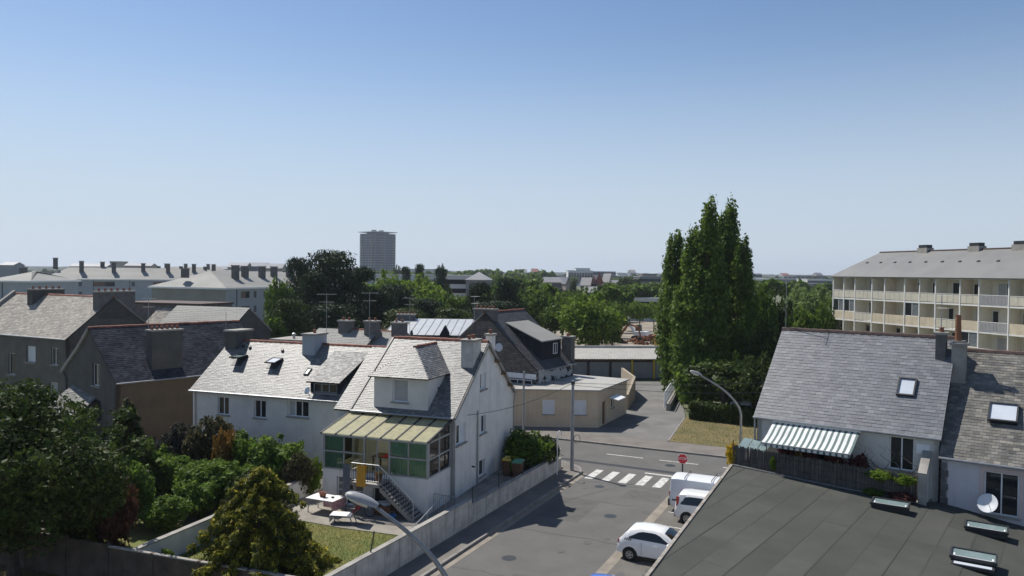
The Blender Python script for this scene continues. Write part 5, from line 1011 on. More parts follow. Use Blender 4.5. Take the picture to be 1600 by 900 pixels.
for a in (('pine0', 'sparse-topped dark pine at the left of the black conifers', 468, 402, 78, 120, 'leaf_pine'), ('pine1', 'tallest black conifer left of the tower', 523, 391, 116, 114, 'leaf_pine'), ('pine2', 'black conifer shoulder just below the tower', 562, 416, 84, 112, 'leaf_pine'), ('cedar0', 'broad dark cedar low behind the terrace aerials', 520, 474, 120, 100, 'leaf_pine'), ('cedar1', 'drooping green cedar beside the grey housing block', 452, 466, 96, 98, 'leaf_dark'), ('broad1', 'light drooping tree against the grey housing block facade', 438, 436, 52, 112, 'leaf_mid'), ('bush1', 'small pale bush at the foot of the grey housing block', 428, 498, 44, 95, 'leaf_mid'), ('pine0', 'black conifer filling the gap between the tallest conifer and the cedar', 490, 424, 96, 110, 'leaf_pine')): ptree(*a, group=G1)
for a in (('broad0', 'bright green tree top just below the tower', 606, 426, 62, 150, 'leaf_bright'), ('pine1', 'dark conifer below the bright tree under the tower', 614, 444, 84, 122, 'leaf_pine'), ('broad2', 'bright rounded tree in the middle of the school wood', 660, 432, 84, 155, 'leaf_bright'), ('broad3', 'bright tree right of the middle school wood', 676, 448, 70, 140, 'leaf_bright'), ('pine2', 'dark pointed conifer before the white school block', 690, 418, 36, 190, 'leaf_pine'), ('pine0', 'small ragged conifer top left of the school', 634, 416, 26, 230, 'leaf_pine'), ('pine1', 'slim ragged conifer top beside the bright wood', 655, 412, 24, 235, 'leaf_pine'), ('broad1', 'round green tree right of the bright wood, before the school', 710, 458, 60, 132, 'leaf_mid'), ('cedar0', 'dark cedar low behind the zinc roof, left', 640, 482, 116, 106, 'leaf_dark'), ('cedar1', 'dark cedar low behind the zinc roof, right', 708, 480, 110, 108, 'leaf_dark'), ('pine2', 'dark pine below the pavilion roof', 750, 440, 62, 124, 'leaf_pine'), ('pine0', 'dark pine right of the pavilion roof', 792, 434, 74, 128, 'leaf_pine'), ('cedar0', 'dark cedar behind the stone gable ridge', 772, 470, 110, 112, 'leaf_pine'), ('broad0', 'green tree between the pines and the square', 815, 446, 60, 150, 'leaf_dark'), ('pine1', 'pine filling the wood below the bright trees', 664, 466, 80, 118, 'leaf_pine'), ('broad2', 'round dark tree before the tower base', 622, 416, 20, 400, 'leaf_dark'), ('broad1', 'dark round tree on the skyline above the school', 688, 413, 16, 420, 'leaf_dark'), ('pine2', 'pine joining the school wood and the black conifers', 594, 452, 84, 112, 'leaf_pine')): ptree(*a, group=G2)
for a in (('broad3', 'large green tree behind the stone gable house', 842, 448, 76, 135, 'leaf_mid'), ('broad0', 'broad yellow-green tree in front of the building site', 924, 462, 100, 116, 'leaf_bright'), ('broad1', 'darker round tree at the right of the yellow-green tree', 958, 474, 46, 124, 'leaf_mid'), ('broad2', 'green tree behind the yellow-green tree, left', 880, 458, 62, 145, 'leaf_bright'), ('broad0', 'green tree top behind the yellow-green tree', 918, 452, 60, 155, 'leaf_mid'), ('street0', 'small street tree by the paved street, left', 978, 470, 34, 178, 'leaf_bright'), ('street1', 'small street tree by the paved street, middle', 1000, 470, 38, 170, 'leaf_bright'), ('street2', 'small street tree by the paved street, nearest the poplars', 1022, 472, 32, 175, 'leaf_bright'), ('street0', 'shaded street tree by the blue cabins', 868, 476, 58, 130, 'leaf_mid'), ('broad3', 'tree behind the bright mansard row', 822, 429, 70, 340, 'leaf_mid'), ('broad0', 'green tree above the pines left of the far roofs', 776, 426, 44, 330, 'leaf_mid'), ('broad1', 'dark poplar-shaped tree between the far houses', 896, 436, 11, 300, 'leaf_dark'), ('broad2', 'dark round tree before the dark block', 985, 446, 34, 260, 'leaf_dark'), ('broad3', 'large dark tree between the far cluster and the dark block', 975, 434, 40, 300, 'leaf_dark'), ('broad0', 'round tree low beside the far cluster', 962, 450, 30, 250, 'leaf_dark'), ('broad1', 'round tree before the low white building', 1010, 452, 44, 240, 'leaf_dark'), ('broad2', 'green tree below the far cluster', 897, 458, 40, 220, 'leaf_mid'), ('broad3', 'green tree left of the mansard row', 846, 450, 30, 230, 'leaf_mid'), ('street1', 'green tree at the left of the low white building', 970, 462, 40, 210, 'leaf_bright'), ('broad1', 'green tree against the mansard row foot', 870, 459, 30, 210, 'leaf_mid'), ('broad2', 'round tree at the foot of the red-brown roof', 940, 460, 30, 215, 'leaf_dark')): ptree(*a, group=G3)
for a in (('broad3', 'dark leafy tree right behind the poplars', 1188, 448, 56, 92, 'leaf_mid'), ('broad0', 'dark tree between the poplars and the willow', 1214, 458, 56, 96, 'leaf_dark'), ('broad1', 'pale willow-green tree beside the balcony flats', 1262, 446, 84, 128, 'leaf_willow'), ('broad2', 'brighter green tree touching the balcony flats', 1292, 472, 50, 100, 'leaf_mid'), ('bush2', 'rounded green tree low in front of the willow', 1256, 484, 60, 90, 'leaf_mid'), ('broad2', 'dark tree low beside the blue slate roof', 1196, 500, 60, 74, 'leaf_dark'), ('broad1', 'small dark tree at the foot of the poplars, right', 1180, 552, 60, 68, 'leaf_dark')): ptree(*a, group=G4)
for a in (('poplar0', 'tallest poplar of the group, left of the twin tops', 1106, 315, 68, 78, 'leaf_poplar'), ('poplar1', 'second tall poplar with blunt twin top', 1138, 320, 64, 82, 'leaf_poplar'), ('poplar2', 'shorter slim poplar at the left of the group', 1056, 362, 54, 86, 'leaf_poplar'), ('poplar3', 'short poplar at the right edge of the group', 1160, 374, 54, 80, 'leaf_poplar'), ('poplar3', 'poplar filling the left front of the group', 1082, 358, 60, 79, 'leaf_poplar'), ('poplar2', 'poplar filling the right back of the group', 1130, 352, 88, 84, 'leaf_poplar')): ptree(*a, group='tall poplars', name='poplar_tree')
ptree('street1', 'wide dark spreading tree at the foot of the poplars', 1132, 562, 130, 71, 'leaf_dark', group='tall poplars', z0=.1); ptree('bush0', 'leafy bush below the left poplar', 1092, 560, 70, 75, 'leaf_poplar', group='tall poplars')
ptree('street2', 'yew-like dark tree right of the street lamp', 1182, 572, 80, 67, 'leaf_dark', group='tall poplars')
# far woodland bands that read as one mass
def wood(name, spots, n, size, m, seed):
    L = []
    rg = np.random.default_rng(seed)
    for (u, vt, wpx, D) in spots:
        p = Q(u, vt, D); r = wpx / F_PX * D / 2
        for k in range(7): L.append((np.array([p.x + rg.uniform(-1, 1) * r, D + rg.uniform(-.5, .5) * r, max(1, p.z - r * .55 - rg.uniform(0, .6) * r)]), np.array([r * .55, r * .55, r * .5]) * rg.uniform(.6, 1.1)))
    p, nr = lobe_pts(L, n, seed, .6); o = link(name, leaf_mesh(name, p, nr, size, seed, .7), m); o['kind'] = 'stuff'; return o
rg = random.Random(5)
wood('distant_woodland', [(u + rg.uniform(-6, 6), 426 + (u - 800) * .0115 + rg.uniform(-3, 5) + (2 if u > 860 else -4), rg.uniform(16, 34), rg.uniform(520, 760)) for u in list(range(700, 900, 10)) + list(range(960, 1010, 12)) + list(range(570, 700, 16))], 26000, 1.3, 'leaf_mid', 1)
wood('distant_woodland', [(u + rg.uniform(-6, 6), 426 + (u - 800) * .0115 + rg.uniform(-1, 5), rg.uniform(12, 22), rg.uniform(800, 1100)) for u in list(range(-10, 560, 14)) + list(range(1160, 1420, 16)) + list(range(760, 1060, 14))], 26000, 1.8, 'leaf_dark', 2)
wood('distant_woodland', [(u + rg.uniform(-6, 6), 437 + rg.uniform(-3, 10), rg.uniform(22, 40), rg.uniform(190, 330)) for u in list(range(560, 690, 13)) + list(range(775, 860, 13)) + list(range(950, 1040, 16)) + list(range(1170, 1300, 18))], 40000, .5, 'leaf_mid', 3)
wood('distant_woodland', [(u + rg.uniform(-6, 6), 454 + rg.uniform(-3, 6), rg.uniform(14, 24), rg.uniform(230, 280)) for u in list(range(835, 960, 9))], 16000, .5, 'leaf_dark', 4)
wood('distant_woodland', [(u + rg.uniform(-5, 5), (456 if 690 < u < 772 else 446) + rg.uniform(-4, 8), rg.uniform(18, 34), rg.uniform(150, 185)) for u in list(range(775, 870, 11)) + list(range(700, 770, 14)) + list(range(945, 975, 10))], 26000, .36, 'leaf_mid', 6)
wood('distant_woodland', [(u + rg.uniform(-5, 5), 436 + rg.uniform(-3, 6), rg.uniform(18, 30), rg.uniform(380, 460)) for u in list(range(770, 850, 10)) + list(range(955, 1005, 9))], 16000, .7, 'leaf_dark', 7)
# clipped hedge by the dry grass
def hedge(label, a, b, w, h, m, n, size, seed, z0=0.0, name='hedge', cat='hedge'):
    a, b = Vector(a), Vector(b); L_ = (b - a).length; t = thing(name, label, cat, (a.x, a.y, z0), atan2(b.y - a.y, b.x - a.x)); rg = np.random.default_rng(seed)
    f = rg.uniform(0, 1, n); face = rg.choice(4, n, p=[.38, .3, .16, .16]); p = np.zeros((n, 3)); nr = np.zeros((n, 3)); x = rg.uniform(0, L_, n); y = rg.uniform(-w / 2, w / 2, n); z = rg.uniform(0, h, n)
    top = face == 1; fr_ = face == 0; bk = face == 2; y[fr_] = -w / 2; nr[fr_] = (0, -1, .2); z[top] = h; nr[top] = (0, 0, 1); y[bk] = w / 2; nr[bk] = (0, 1, 0); e = face == 3; x[e] = np.where(rg.random(e.sum()) < .5, 0, L_); nr[e] = (0, 0, .5)
    p = np.c_[x, y, z] + rg.normal(0, .07, (n, 3)); p[:, 2] += .12 * np.sin(x * 2.1) * (z / h) + .08 * np.sin(x * 5.3) * (z / h)
    link('foliage', leaf_mesh('foliage', p, nr, size, seed), m, t); MB().box(.1, L_ - .1, -w / 2 + .12, w / 2 - .12, 0, h - .15).build('core', 'leaf_goldcore', t); return t
hedge('low clipped hedge behind the triangle of dry grass', (16.3, 69.2, 0), (27, 63.0, 0), 1.4, 1.5, 'leaf_dark', 9000, .11, 31)
# ---- garden of the terrace and the white house
def bush(label, loc, w, h, m, kind='bush0', name='shrub', cat='shrub', group='garden shrubs', wy=None): return tree(kind, label, loc, w, h, m, cat, name, group, wy=wy)
def big_tree(label, loc, lobes, n, size, m, seed, trunk_r, name='tree', zf=1.6, top=5):
    t = thing(name, label, 'tree', loc); mb = MB(); limbs(mb, lobes, zf, trunk_r, 18, seed, top); mb.build('trunk', 'bark', t); p, nr = lobe_pts(lobes, n, seed, .55); p[:, 2] = np.maximum(p[:, 2], .05); link('crown', leaf_mesh('crown', p, nr, size, seed, .5), m, t); return t
L = [(np.array([x * 10.2, y * 8.5, z * 8.2]), np.array([r * 9, r * 9, r * 7])) for (x, y, z), (r, _, _) in [(l[0], l[1]) for l in broad_lobes(301, 90, .12, .5, .98, .12)]]
big_tree('large dense dark-leaved tree filling the lower left corner', (-20.4, 31.6, .2), L, 95000, .085, 'leaf_dark', 301, .22, zf=1.4)
def weeping(label, loc, h, r, nb, nl, mats, seed, name='conifer_tree', leaf=.08, gold=.8):
    rg = np.random.default_rng(seed); t = thing(name, label, 'conifer', loc); tk = MB().tube([(0, 0, 0), (0, 0, h * .97)], [.16, .02], 8); L = []
    for i in range(nb):
        f = ((i + rg.uniform(0, 1)) / nb) ** 1.15; z = h * (.14 + .8 * f); B = r * (1 - f) ** .62 * rg.uniform(.55, 1.1) + .12; a = i * 2.4 + rg.uniform(-.35, .35); d = np.array([cos(a), sin(a), 0]); path = []
        for q in (.4, .62, .82, 1.0):
            c = d * B * q; c[2] = z + .34 * B * q - .62 * B * q ** 2.6; path.append(tuple(c)); k = (.17 + .13 * r * .33 * (1 - f)) * (1.25 - .55 * q) * rg.uniform(.8, 1.25); L.append((c - np.array([0, 0, k * .5]), np.array([k * 1.05, k * 1.05, k * 1.25])))
        tk.tube([(0, 0, z)] + path, [.04, .03, .025, .02, .01], 5)
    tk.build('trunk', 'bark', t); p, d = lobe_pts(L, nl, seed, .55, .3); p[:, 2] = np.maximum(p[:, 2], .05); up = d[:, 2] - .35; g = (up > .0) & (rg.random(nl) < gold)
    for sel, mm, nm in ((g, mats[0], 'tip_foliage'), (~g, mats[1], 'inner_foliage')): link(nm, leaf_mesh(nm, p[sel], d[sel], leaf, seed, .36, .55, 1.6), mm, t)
    return t
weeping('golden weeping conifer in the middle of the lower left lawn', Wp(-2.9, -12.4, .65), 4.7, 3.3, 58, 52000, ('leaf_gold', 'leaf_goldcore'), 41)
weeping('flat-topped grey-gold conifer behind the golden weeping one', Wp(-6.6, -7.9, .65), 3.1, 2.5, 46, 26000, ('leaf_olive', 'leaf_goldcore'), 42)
bush('reddish-brown columnar shrub against the block wall', (-17.4, 34.0, .6), 1.7, 3.1, 'leaf_brown', 'bush1'); 
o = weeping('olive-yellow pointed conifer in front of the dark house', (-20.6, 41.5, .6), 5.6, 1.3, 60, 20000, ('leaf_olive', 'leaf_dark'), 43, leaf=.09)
for i, (u, vt, vb, wpx, D, m_, k, lab) in enumerate(((205, 716, 790, 62, 37, 'leaf_garden', 'bush0', 'leafy green shrub right of the reddish-brown shrub'), (160, 775, 840, 50, 34.5, 'leaf_garden', 'bush2', 'low green shrub between the dark tree and the reddish-brown shrub'), (280, 664, 720, 54, 46, 'leaf_grey', 'bush3', 'grey-brown rounded shrub under the tan wall'), (335, 652, 725, 70, 45, 'leaf_olive', 'bush1', 'russet-olive shrub left of the terrace windows'), (352, 672, 705, 34, 43, 'leaf_orange', 'bush2', 'small orange-leaved shrub in front of the white terrace'), (430, 676, 745, 82, 43, 'leaf_garden', 'bush0', 'big green shrub in front of the white terrace, right'), (385, 680, 745, 60, 43.5, 'leaf_garden', 'bush3', 'green shrub in front of the white terrace, middle'), (468, 708, 755, 44, 42, 'leaf_olive', 'bush1', 'olive shrub next to the conservatory corner'), (225, 690, 740, 60, 43, 'leaf_mid', 'bush2', 'dark green shrub behind the garden hedge, left'), (305, 745, 825, 60, 38.5, 'leaf_garden', 'bush0', 'green shrub along the white boundary wall, right'), (262, 775, 832, 64, 36.5, 'leaf_garden', 'bush1', 'green shrub along the white boundary wall, middle'), (345, 722, 800, 66, 40.5, 'leaf_garden', 'bush2', 'green shrub behind the boundary wall near the grey-gold conifer'), (390, 735, 790, 60, 39, 'leaf_dark', 'bush3', 'dark shrub behind the grey-gold conifer'), (190, 690, 730, 50, 41, 'leaf_mid', 'bush3', 'shrub at the foot of the olive-yellow conifer'), (238, 678, 702, 30, 44, 'leaf_grey', 'bush0', 'pale flowering shrub behind the hedge'), (110, 790, 850, 70, 35, 'leaf_dark', 'bush1', 'dark shrub behind the block wall under the big tree'), (490, 716, 748, 26, 42.5, 'leaf_bright', 'bush2', 'small yellow-green shrub by the conservatory wall'))):
    p = Q(u, vt, D); bush(lab, (p.x, D, .6), wpx / F_PX * D * 1.12, max(.5, p.z - .6), m_, k)
hedge('tall dark garden hedge with sunlit top below the tan wall', (-19.6, 42.9, 0), (-15.6, 41.4, 0), 1.3, 1.75, 'leaf_garden', 6000, .1, 33, .6); hedge('second dark hedge block, right end of the garden hedge', (-17.2, 39.9, 0), (-13.8, 41.2, 0), 1.2, 1.7, 'leaf_mid', 4500, .1, 34, .6)
bush('tiny yellow-green plant by the near end of the boundary wall', Wp(-7.4, -12.6, .65), .7, .7, 'leaf_bright', 'bush2')
p = S(11.9, -1.3); bush('large glossy shrub at the street corner behind the garden wall', (p.x, p.y, .5), 3.0, 2.6, 'leaf_mid', 'bush0'); p = S(13.2, -.7); bush('smaller part of the corner shrub beside the utility pole', (p.x, p.y, .4), 1.7, 2.1, 'leaf_dark', 'bush1')
p = S(9.6, -1.2); bush('climbing plant by the wheelie bins', (p.x, p.y, .6), .8, 1.3, 'leaf_bright', 'bush2')
for i, (u, v, w, h, m_, z, lab) in enumerate(((-.62, -1.4, .6, 1.3, 'leaf_yellow', 3.3, 'yellow-flowering shrub at the left end of the reed screen'), (1.9, -0.63, 1.0, 1.95, 'leaf_purple', 2.9, 'purple-leaved shrub left of centre behind the reed screen'), (3.0, -0.56, .9, 1.75, 'leaf_purple', 2.9, 'purple-leaved shrub under the awning middle'), (4.1, -0.48, 1.0, 1.85, 'leaf_purple', 2.9, 'purple-leaved shrub at the right end of the awning'), (5.1, -0.38, 1.1, 1.8, 'leaf_purple', 2.9, 'purple shrub just right of the awning'), (2.5, -0.78, .5, 1.6, 'leaf_orange', 2.9, 'small orange plant behind the reed screen'), (6.2, -1.1, 1.2, .42, 'leaf_bright', 3.72, 'yellow-green climber over the right of the reed screen'), (7.3, -1.02, .9, .5, 'leaf_bright', 3.62, 'yellow-green climber at the end of the reed screen'), (6.0, -1.25, .9, .35, 'leaf_garden', 2.98, 'low plant at the foot of the reed screen, left'), (7.1, -1.2, 1.1, .4, 'leaf_purple', 2.92, 'reddish plant at the foot of the reed screen, right'), (1.5, -1.5, .3, .75, 'leaf_bright', 3.4, 'green sprig through the reed screen'))): bush(lab, Rp(u, v, z), w, h, m_, f'bush{i % 4}', group='terrace plants')
vn = thing('bare_vine', 'bare twisted vine branches on the terrace house wall', 'vine', RO, RRZ); rg = random.Random(8)
for i in range(9):
    pts = [Vector((rg.uniform(5.3, 8), -.05, 3.6))]; 
    for k in range(6): pts.append(pts[-1] + Vector((rg.uniform(-.5, .3), rg.uniform(-.12, .05), rg.uniform(.05, .4))))
    MB().tube(pts, [.03, .026, .022, .018, .014, .01, .006], 5).build('branch', 'bark_pale', vn)
# ------------------------------------------------------------------ vehicles
def interp(x, pts):
    xs, ys = zip(*pts); return float(np.interp(x, xs, ys))
def car(label, loc, rz, paint, L_, W_, H_, top, belt, roof_hw, wheels, wr, glass_side, windscreen, rearwin, name='parked_car', cat='car', group='cars parked in the street bays', roofm=None, tail='mid'):
    t = thing(name, label, cat, loc, rz, group); n = 46; xs = np.linspace(-L_ / 2, L_ / 2, n); rings = []
    def sec(x):
        zt = interp(x, top); e = abs(x) / (L_ / 2); wb = W_ / 2 * (1 - .16 * max(0, (e - .72) / .28) ** 2); zb = min(interp(x, belt), zt - .02); g = max(0, min(1, (zt - zb) / (H_ - interp(x, belt)))); re = wb * .93 * (1 - g) + roof_hw * g; s = min(1, max(.3, (zb - .2) / .7)); lo = .2 + .06 * max(0, (e - .8) / .2)
        return [(0, lo), (wb * .82, lo), (wb * .97, lo + .09), (wb, lo + .32 * s), (wb * .992, lo + .52 * s), (wb * .955, zb), ((wb * .955 + re) / 2 + .012 * g, (zb + zt - .07 * g - .012) / 2), (re, zt - .07 * g - .012), (re * .86, zt - .022 * g - .003), (re * .45, zt), (0, zt + .004)]
    v, f = [], []; m_ = 11
    for x in xs:
        s = sec(x)
        for y, z in s: v.append((x, y, z))
        for y, z in s[1:-1][::-1]: v.append((x, -y, z))
    k = 2 * m_ - 2
    for i in range(n - 1):
        for j in range(k): f.append((i * k + j, i * k + (j + 1) % k, (i + 1) * k + (j + 1) % k, (i + 1) * k + j))
    f.append(tuple(range(k))[::-1]); f.append(tuple((n - 1) * k + j for j in range(k)))
    mb = MB(); mb.add(v, [tuple(reversed(q)) for q in f]); body = mb.build('body', paint, t, True)
    md = body.modifiers.new('edge', 'EDGE_SPLIT'); md.split_angle = radians(38)
    for sgn in (1, -1):
        for (xa, xb, fl, fr2) in glass_side:
            g = MB(); c = 10; vv = []
            for i in range(c + 1):
                x = xa + (xb - xa) * i / c; s = sec(x); p, q = s[5], s[7]; lo_ = .12; hi = .86
                if x < xa + fl: hi = .86 - .6 * (1 - (x - xa) / max(fl, .01))
                if x > xb - fr2: hi = .86 - .72 * (1 - (xb - x) / max(fr2, .01))
                for tt in (lo_, hi): vv.append((x, sgn * (p[0] + (q[0] - p[0]) * tt + .016), p[1] + (q[1] - p[1]) * tt))
            g.add(vv, [(2 * i, 2 * i + 2, 2 * i + 3, 2 * i + 1) for i in range(c)]); g.build('side_window', 'car_glass', t)
    for nm, rng_ in (('windscreen', windscreen), ('rear_window', rearwin)):
        if not rng_: continue
        g = MB(); vv = []; c = 8
        for i in range(c + 1):
            x = rng_[0] + (rng_[1] - rng_[0]) * i / c; s = sec(x); P_ = [(-s[8][0], s[8][1]), (-s[9][0], s[9][1]), (0, s[10][1]), (s[9][0], s[9][1]), (s[8][0], s[8][1])]
            for y, z in P_: vv.append((x + (.012 if nm == 'windscreen' else -.012), y, z + .012))
        g.add(vv, [(5 * i + j, 5 * i + 5 + j, 5 * i + 6 + j, 5 * i + 1 + j) for i in range(c) for j in range(4)]); g.build(nm, 'car_glass', t, True)
    for x in wheels:
        for sgn in (1, -1):
            w = MB(); y0 = sgn * (W_ / 2 - .17); ax = (0, sgn, 0)
            MB().lathe([(wr + .055, 0), (wr + .055, .168), (wr + .03, .173)], (x, y0, wr + .015), 22, ax).build('wheel_arch', 'tyre', t)
            w.lathe([(wr * .62, .0), (wr * .96, .01), (wr, .05), (wr, .14), (wr * .94, .19), (wr * .66, .195), (wr * .62, .17)], (x, y0, wr), 22, ax); wo = w.build('wheel', 'tyre', t, True)
            r = MB(); r.lathe([(wr * .62, .16), (wr * .6, .196), (wr * .5, .196), (wr * .48, .16), (wr * .16, .17), (wr * .14, .2)], (x, y0, wr), 18, ax)
            for a in range(5):
                an = a * 2 * pi / 5; d = Vector((cos(an), 0, sin(an))); q = Vector((-sin(an), 0, cos(an))); r.fbox(Vector((x, y0, wr)), d, q, Vector(ax), (.02, wr * .58), (-.03, .03), (.165, .2))
            r.build('rim', 'rim', wo)
    for sgn in (1, -1):
        tx, tz0, tz1 = {'mid': (-L_ / 2 + .06, .72, .88), 'high': (-L_ / 2 + .13, .86, 1.34), 'van': (-L_ / 2 + .03, .75, 1.05)}[tail]; s = sec(tx); yy = s[5][0] if tail != 'high' else s[6][0] + .02
        MB().box(tx - .035, tx + .1, sgn * (yy - .1) if sgn > 0 else -yy - .02, yy + .02 if sgn > 0 else -(yy - .1), tz0, tz1).build('tail_light', 'light_red', t)
        MB().lathe([(.02, -.11), (.085, -.08), (.1, 0), (.085, .08), (.02, .11)], (interp(.5, [(0, 0), (1, L_ * .36)]), sgn * (W_ / 2 + .07), interp(L_ * .18, belt) + .03), 10, (0, 1, 0)).build('mirror', paint, t, True)
        MB().box(-.1, .1, sgn * (W_ / 2 - .004) - (.02 if sgn < 0 else 0), sgn * (W_ / 2 - .004) + (.02 if sgn > 0 else 0), interp(0, belt) - .16, interp(0, belt) - .12).build('door_handle', paint, t)
        MB().box(-.62, -.61, sgn * W_ / 2 * .996 - .004, sgn * W_ / 2 * .996 + .004, .36, interp(0, belt) - .03).build('door_gap', 'car_dark', t)
    MB().box(-L_ / 2 - .06, -L_ / 2 - .035, -.26, .26, .4, .51).build('number_plate', 'sign_white', t)
    MB().box(-L_ / 2 - .03, -L_ / 2 + .1, -W_ / 2 * .8, W_ / 2 * .8, .28, .5).build('rear_bumper', 'car_dark' if tail != 'mid' else paint, t)
    return t
AZ = atan2(-.428, .904)
fiat_top = [(-1.775, .66), (-1.72, .86), (-1.6, 1.0), (-1.42, 1.22), (-1.22, 1.40), (-.8, 1.475), (-.2, 1.49), (.22, 1.45), (.45, 1.35), (.98, .99), (1.3, .93), (1.6, .8), (1.74, .62), (1.775, .5)]
fb = [(-1.775, .84), (-1.2, .98), (0, .95), (.9, .93), (1.3, .88), (1.775, .6)]
fi = car('small rounded white hatchback with black windows, nearest fully visible car in the bays', (6.85, 35.05, .008), AZ, 'car_white', 3.55, 1.64, 1.49, fiat_top, fb, .56, (-1.15, 1.15), .29, [(-1.22, .82, .5, .75)], (.36, 1.0), (-1.66, -1.3))
for i in range(4): MB().fbox((-1.42 + i * .09, -.845 + .012 * (3 - i), .93), (1, 0, 0), (0, 1, 0), Vector((.5, 0, 1)).normalized(), (0, .045), (-.004, .004), (0, .12)).build('side_sticker', 'car_dark', fi)
pa_top = [(-1.83, .7), (-1.79, 1.0), (-1.72, 1.3), (-1.6, 1.5), (-1.2, 1.55), (0, 1.55), (.35, 1.5), (.95, 1.05), (1.3, .98), (1.7, .85), (1.8, .7), (1.83, .5)]; pb = [(-1.83, .9), (0, .95), (.9, .95), (1.83, .65)]
car('boxier white hatchback with tall red tail lights, between the van and the rounded car', (10.62, 40.3, .008), AZ, 'car_white', 3.66, 1.64, 1.55, pa_top, pb, .62, (-1.15, 1.15), .29, [(-1.5, .75, .25, .6)], (.38, .95), (-1.78, -1.62), tail='high')
vt = [(-2.2, 1.0), (-2.18, 1.7), (-2.1, 1.83), (-1.8, 1.86), (.4, 1.85), (.8, 1.78), (1.5, 1.15), (1.8, 1.05), (2.1, .85), (2.2, .55)]; vb = [(-2.2, 1.1), (0, 1.1), (1.3, 1.1), (2.2, .7)]
vo = car('white panel van with roof bars parked nearest the stop sign', (11.1, 42.15, .008), AZ, 'van_white', 4.4, 1.84, 1.86, vt, vb, .76, (-1.35, 1.4), .31, [(.55, 1.35, .02, .6)], (.85, 1.5), None, name='parked_van', cat='van', tail='van')
for x in (-1.35, .1): MB().tube([(x, -.74, 1.8), (x, -.72, 1.93), (x, .72, 1.93), (x, .74, 1.8)], .022, 6).build('roof_bar', 'metal_dark', vo)
MB().box(-2.24, -2.17, -.86, .86, .3, .66).build('rear_bumper', 'plastic_dark', vo); MB().box(-2.215, -2.19, -.006, .006, .66, 1.75).build('door_gap', 'car_dark', vo); MB().box(-2.0, .5, -.926, -.914, .62, .7).build('side_moulding', 'plastic_dark', vo)
car('bright blue car whose roof just enters the bottom of the street', (4.5, 28.4, .008), AZ, 'car_blue', 3.7, 1.66, 1.48, pa_top, pb, .6, (-1.15, 1.15), .29, [(-1.5, .75, .25, .6)], (.38, .95), (-1.78, -1.62), tail='mid')
p = P(1150, 662); car('pale car half hidden behind the hedge under the spreading tree', (p.x + .3, p.y + 1.5, .13), 2.9, 'car_white', 3.66, 1.64, 1.5, pa_top, pb, .6, (-1.15, 1.15), .29, [(-1.5, .75, .25, .6)], (.38, .95), (-1.78, -1.62)); car('dark car parked right of the pale one behind the hedge', (p.x + 4.4, p.y + .4, .13), 2.9, 'car_dark', 3.9, 1.68, 1.5, pa_top, pb, .6, (-1.2, 1.2), .3, [(-1.5, .75, .25, .6)], (.38, .95), (-1.78, -1.62))
# ------------------------------------------------------------------ street furniture
sp = thing('stop_sign', 'red octagonal stop sign on a dark post behind the van', 'sign', S(13.4, 8.9), AZ + .15); sp.location = P(1071, 786); sp.location.z = 0
sp.location = (10.04, 44.8, 0)
MB().tube([(0, 0, 0), (0, 0, 2.33)], .045, 8).build('post', 'metal_dark', sp)
oc = [(.31 * cos(pi / 8 + k * pi / 4), -.05, 2.3 + .31 * sin(pi / 8 + k * pi / 4)) for k in range(8)]; MB().prism(oc, (0, .025, 0)).build('border', 'sign_white', sp); oc = [(.29 * cos(pi / 8 + k * pi / 4), -.056, 2.3 + .29 * sin(pi / 8 + k * pi / 4)) for k in range(8)]; MB().prism(oc, (0, .0055, 0)).build('plate', 'sign_red', sp)
cu = bpy.data.curves.new('lettering', 'FONT'); cu.body = 'STOP'; cu.size = .22; cu.align_x = 'CENTER'; cu.align_y = 'CENTER'; cu.extrude = .002; tmp = bpy.data.objects.new('lettering', cu); col.objects.link(tmp); bpy.context.view_layer.update(); me = bpy.data.meshes.new_from_object(tmp.evaluated_get(bpy.context.evaluated_depsgraph_get())); bpy.data.objects.remove(tmp); me.materials.clear(); lt = link('lettering', me, 'sign_white', sp); lt.location = (0, -.0595, 2.3); lt.rotation_euler = (pi / 2, 0, 0)
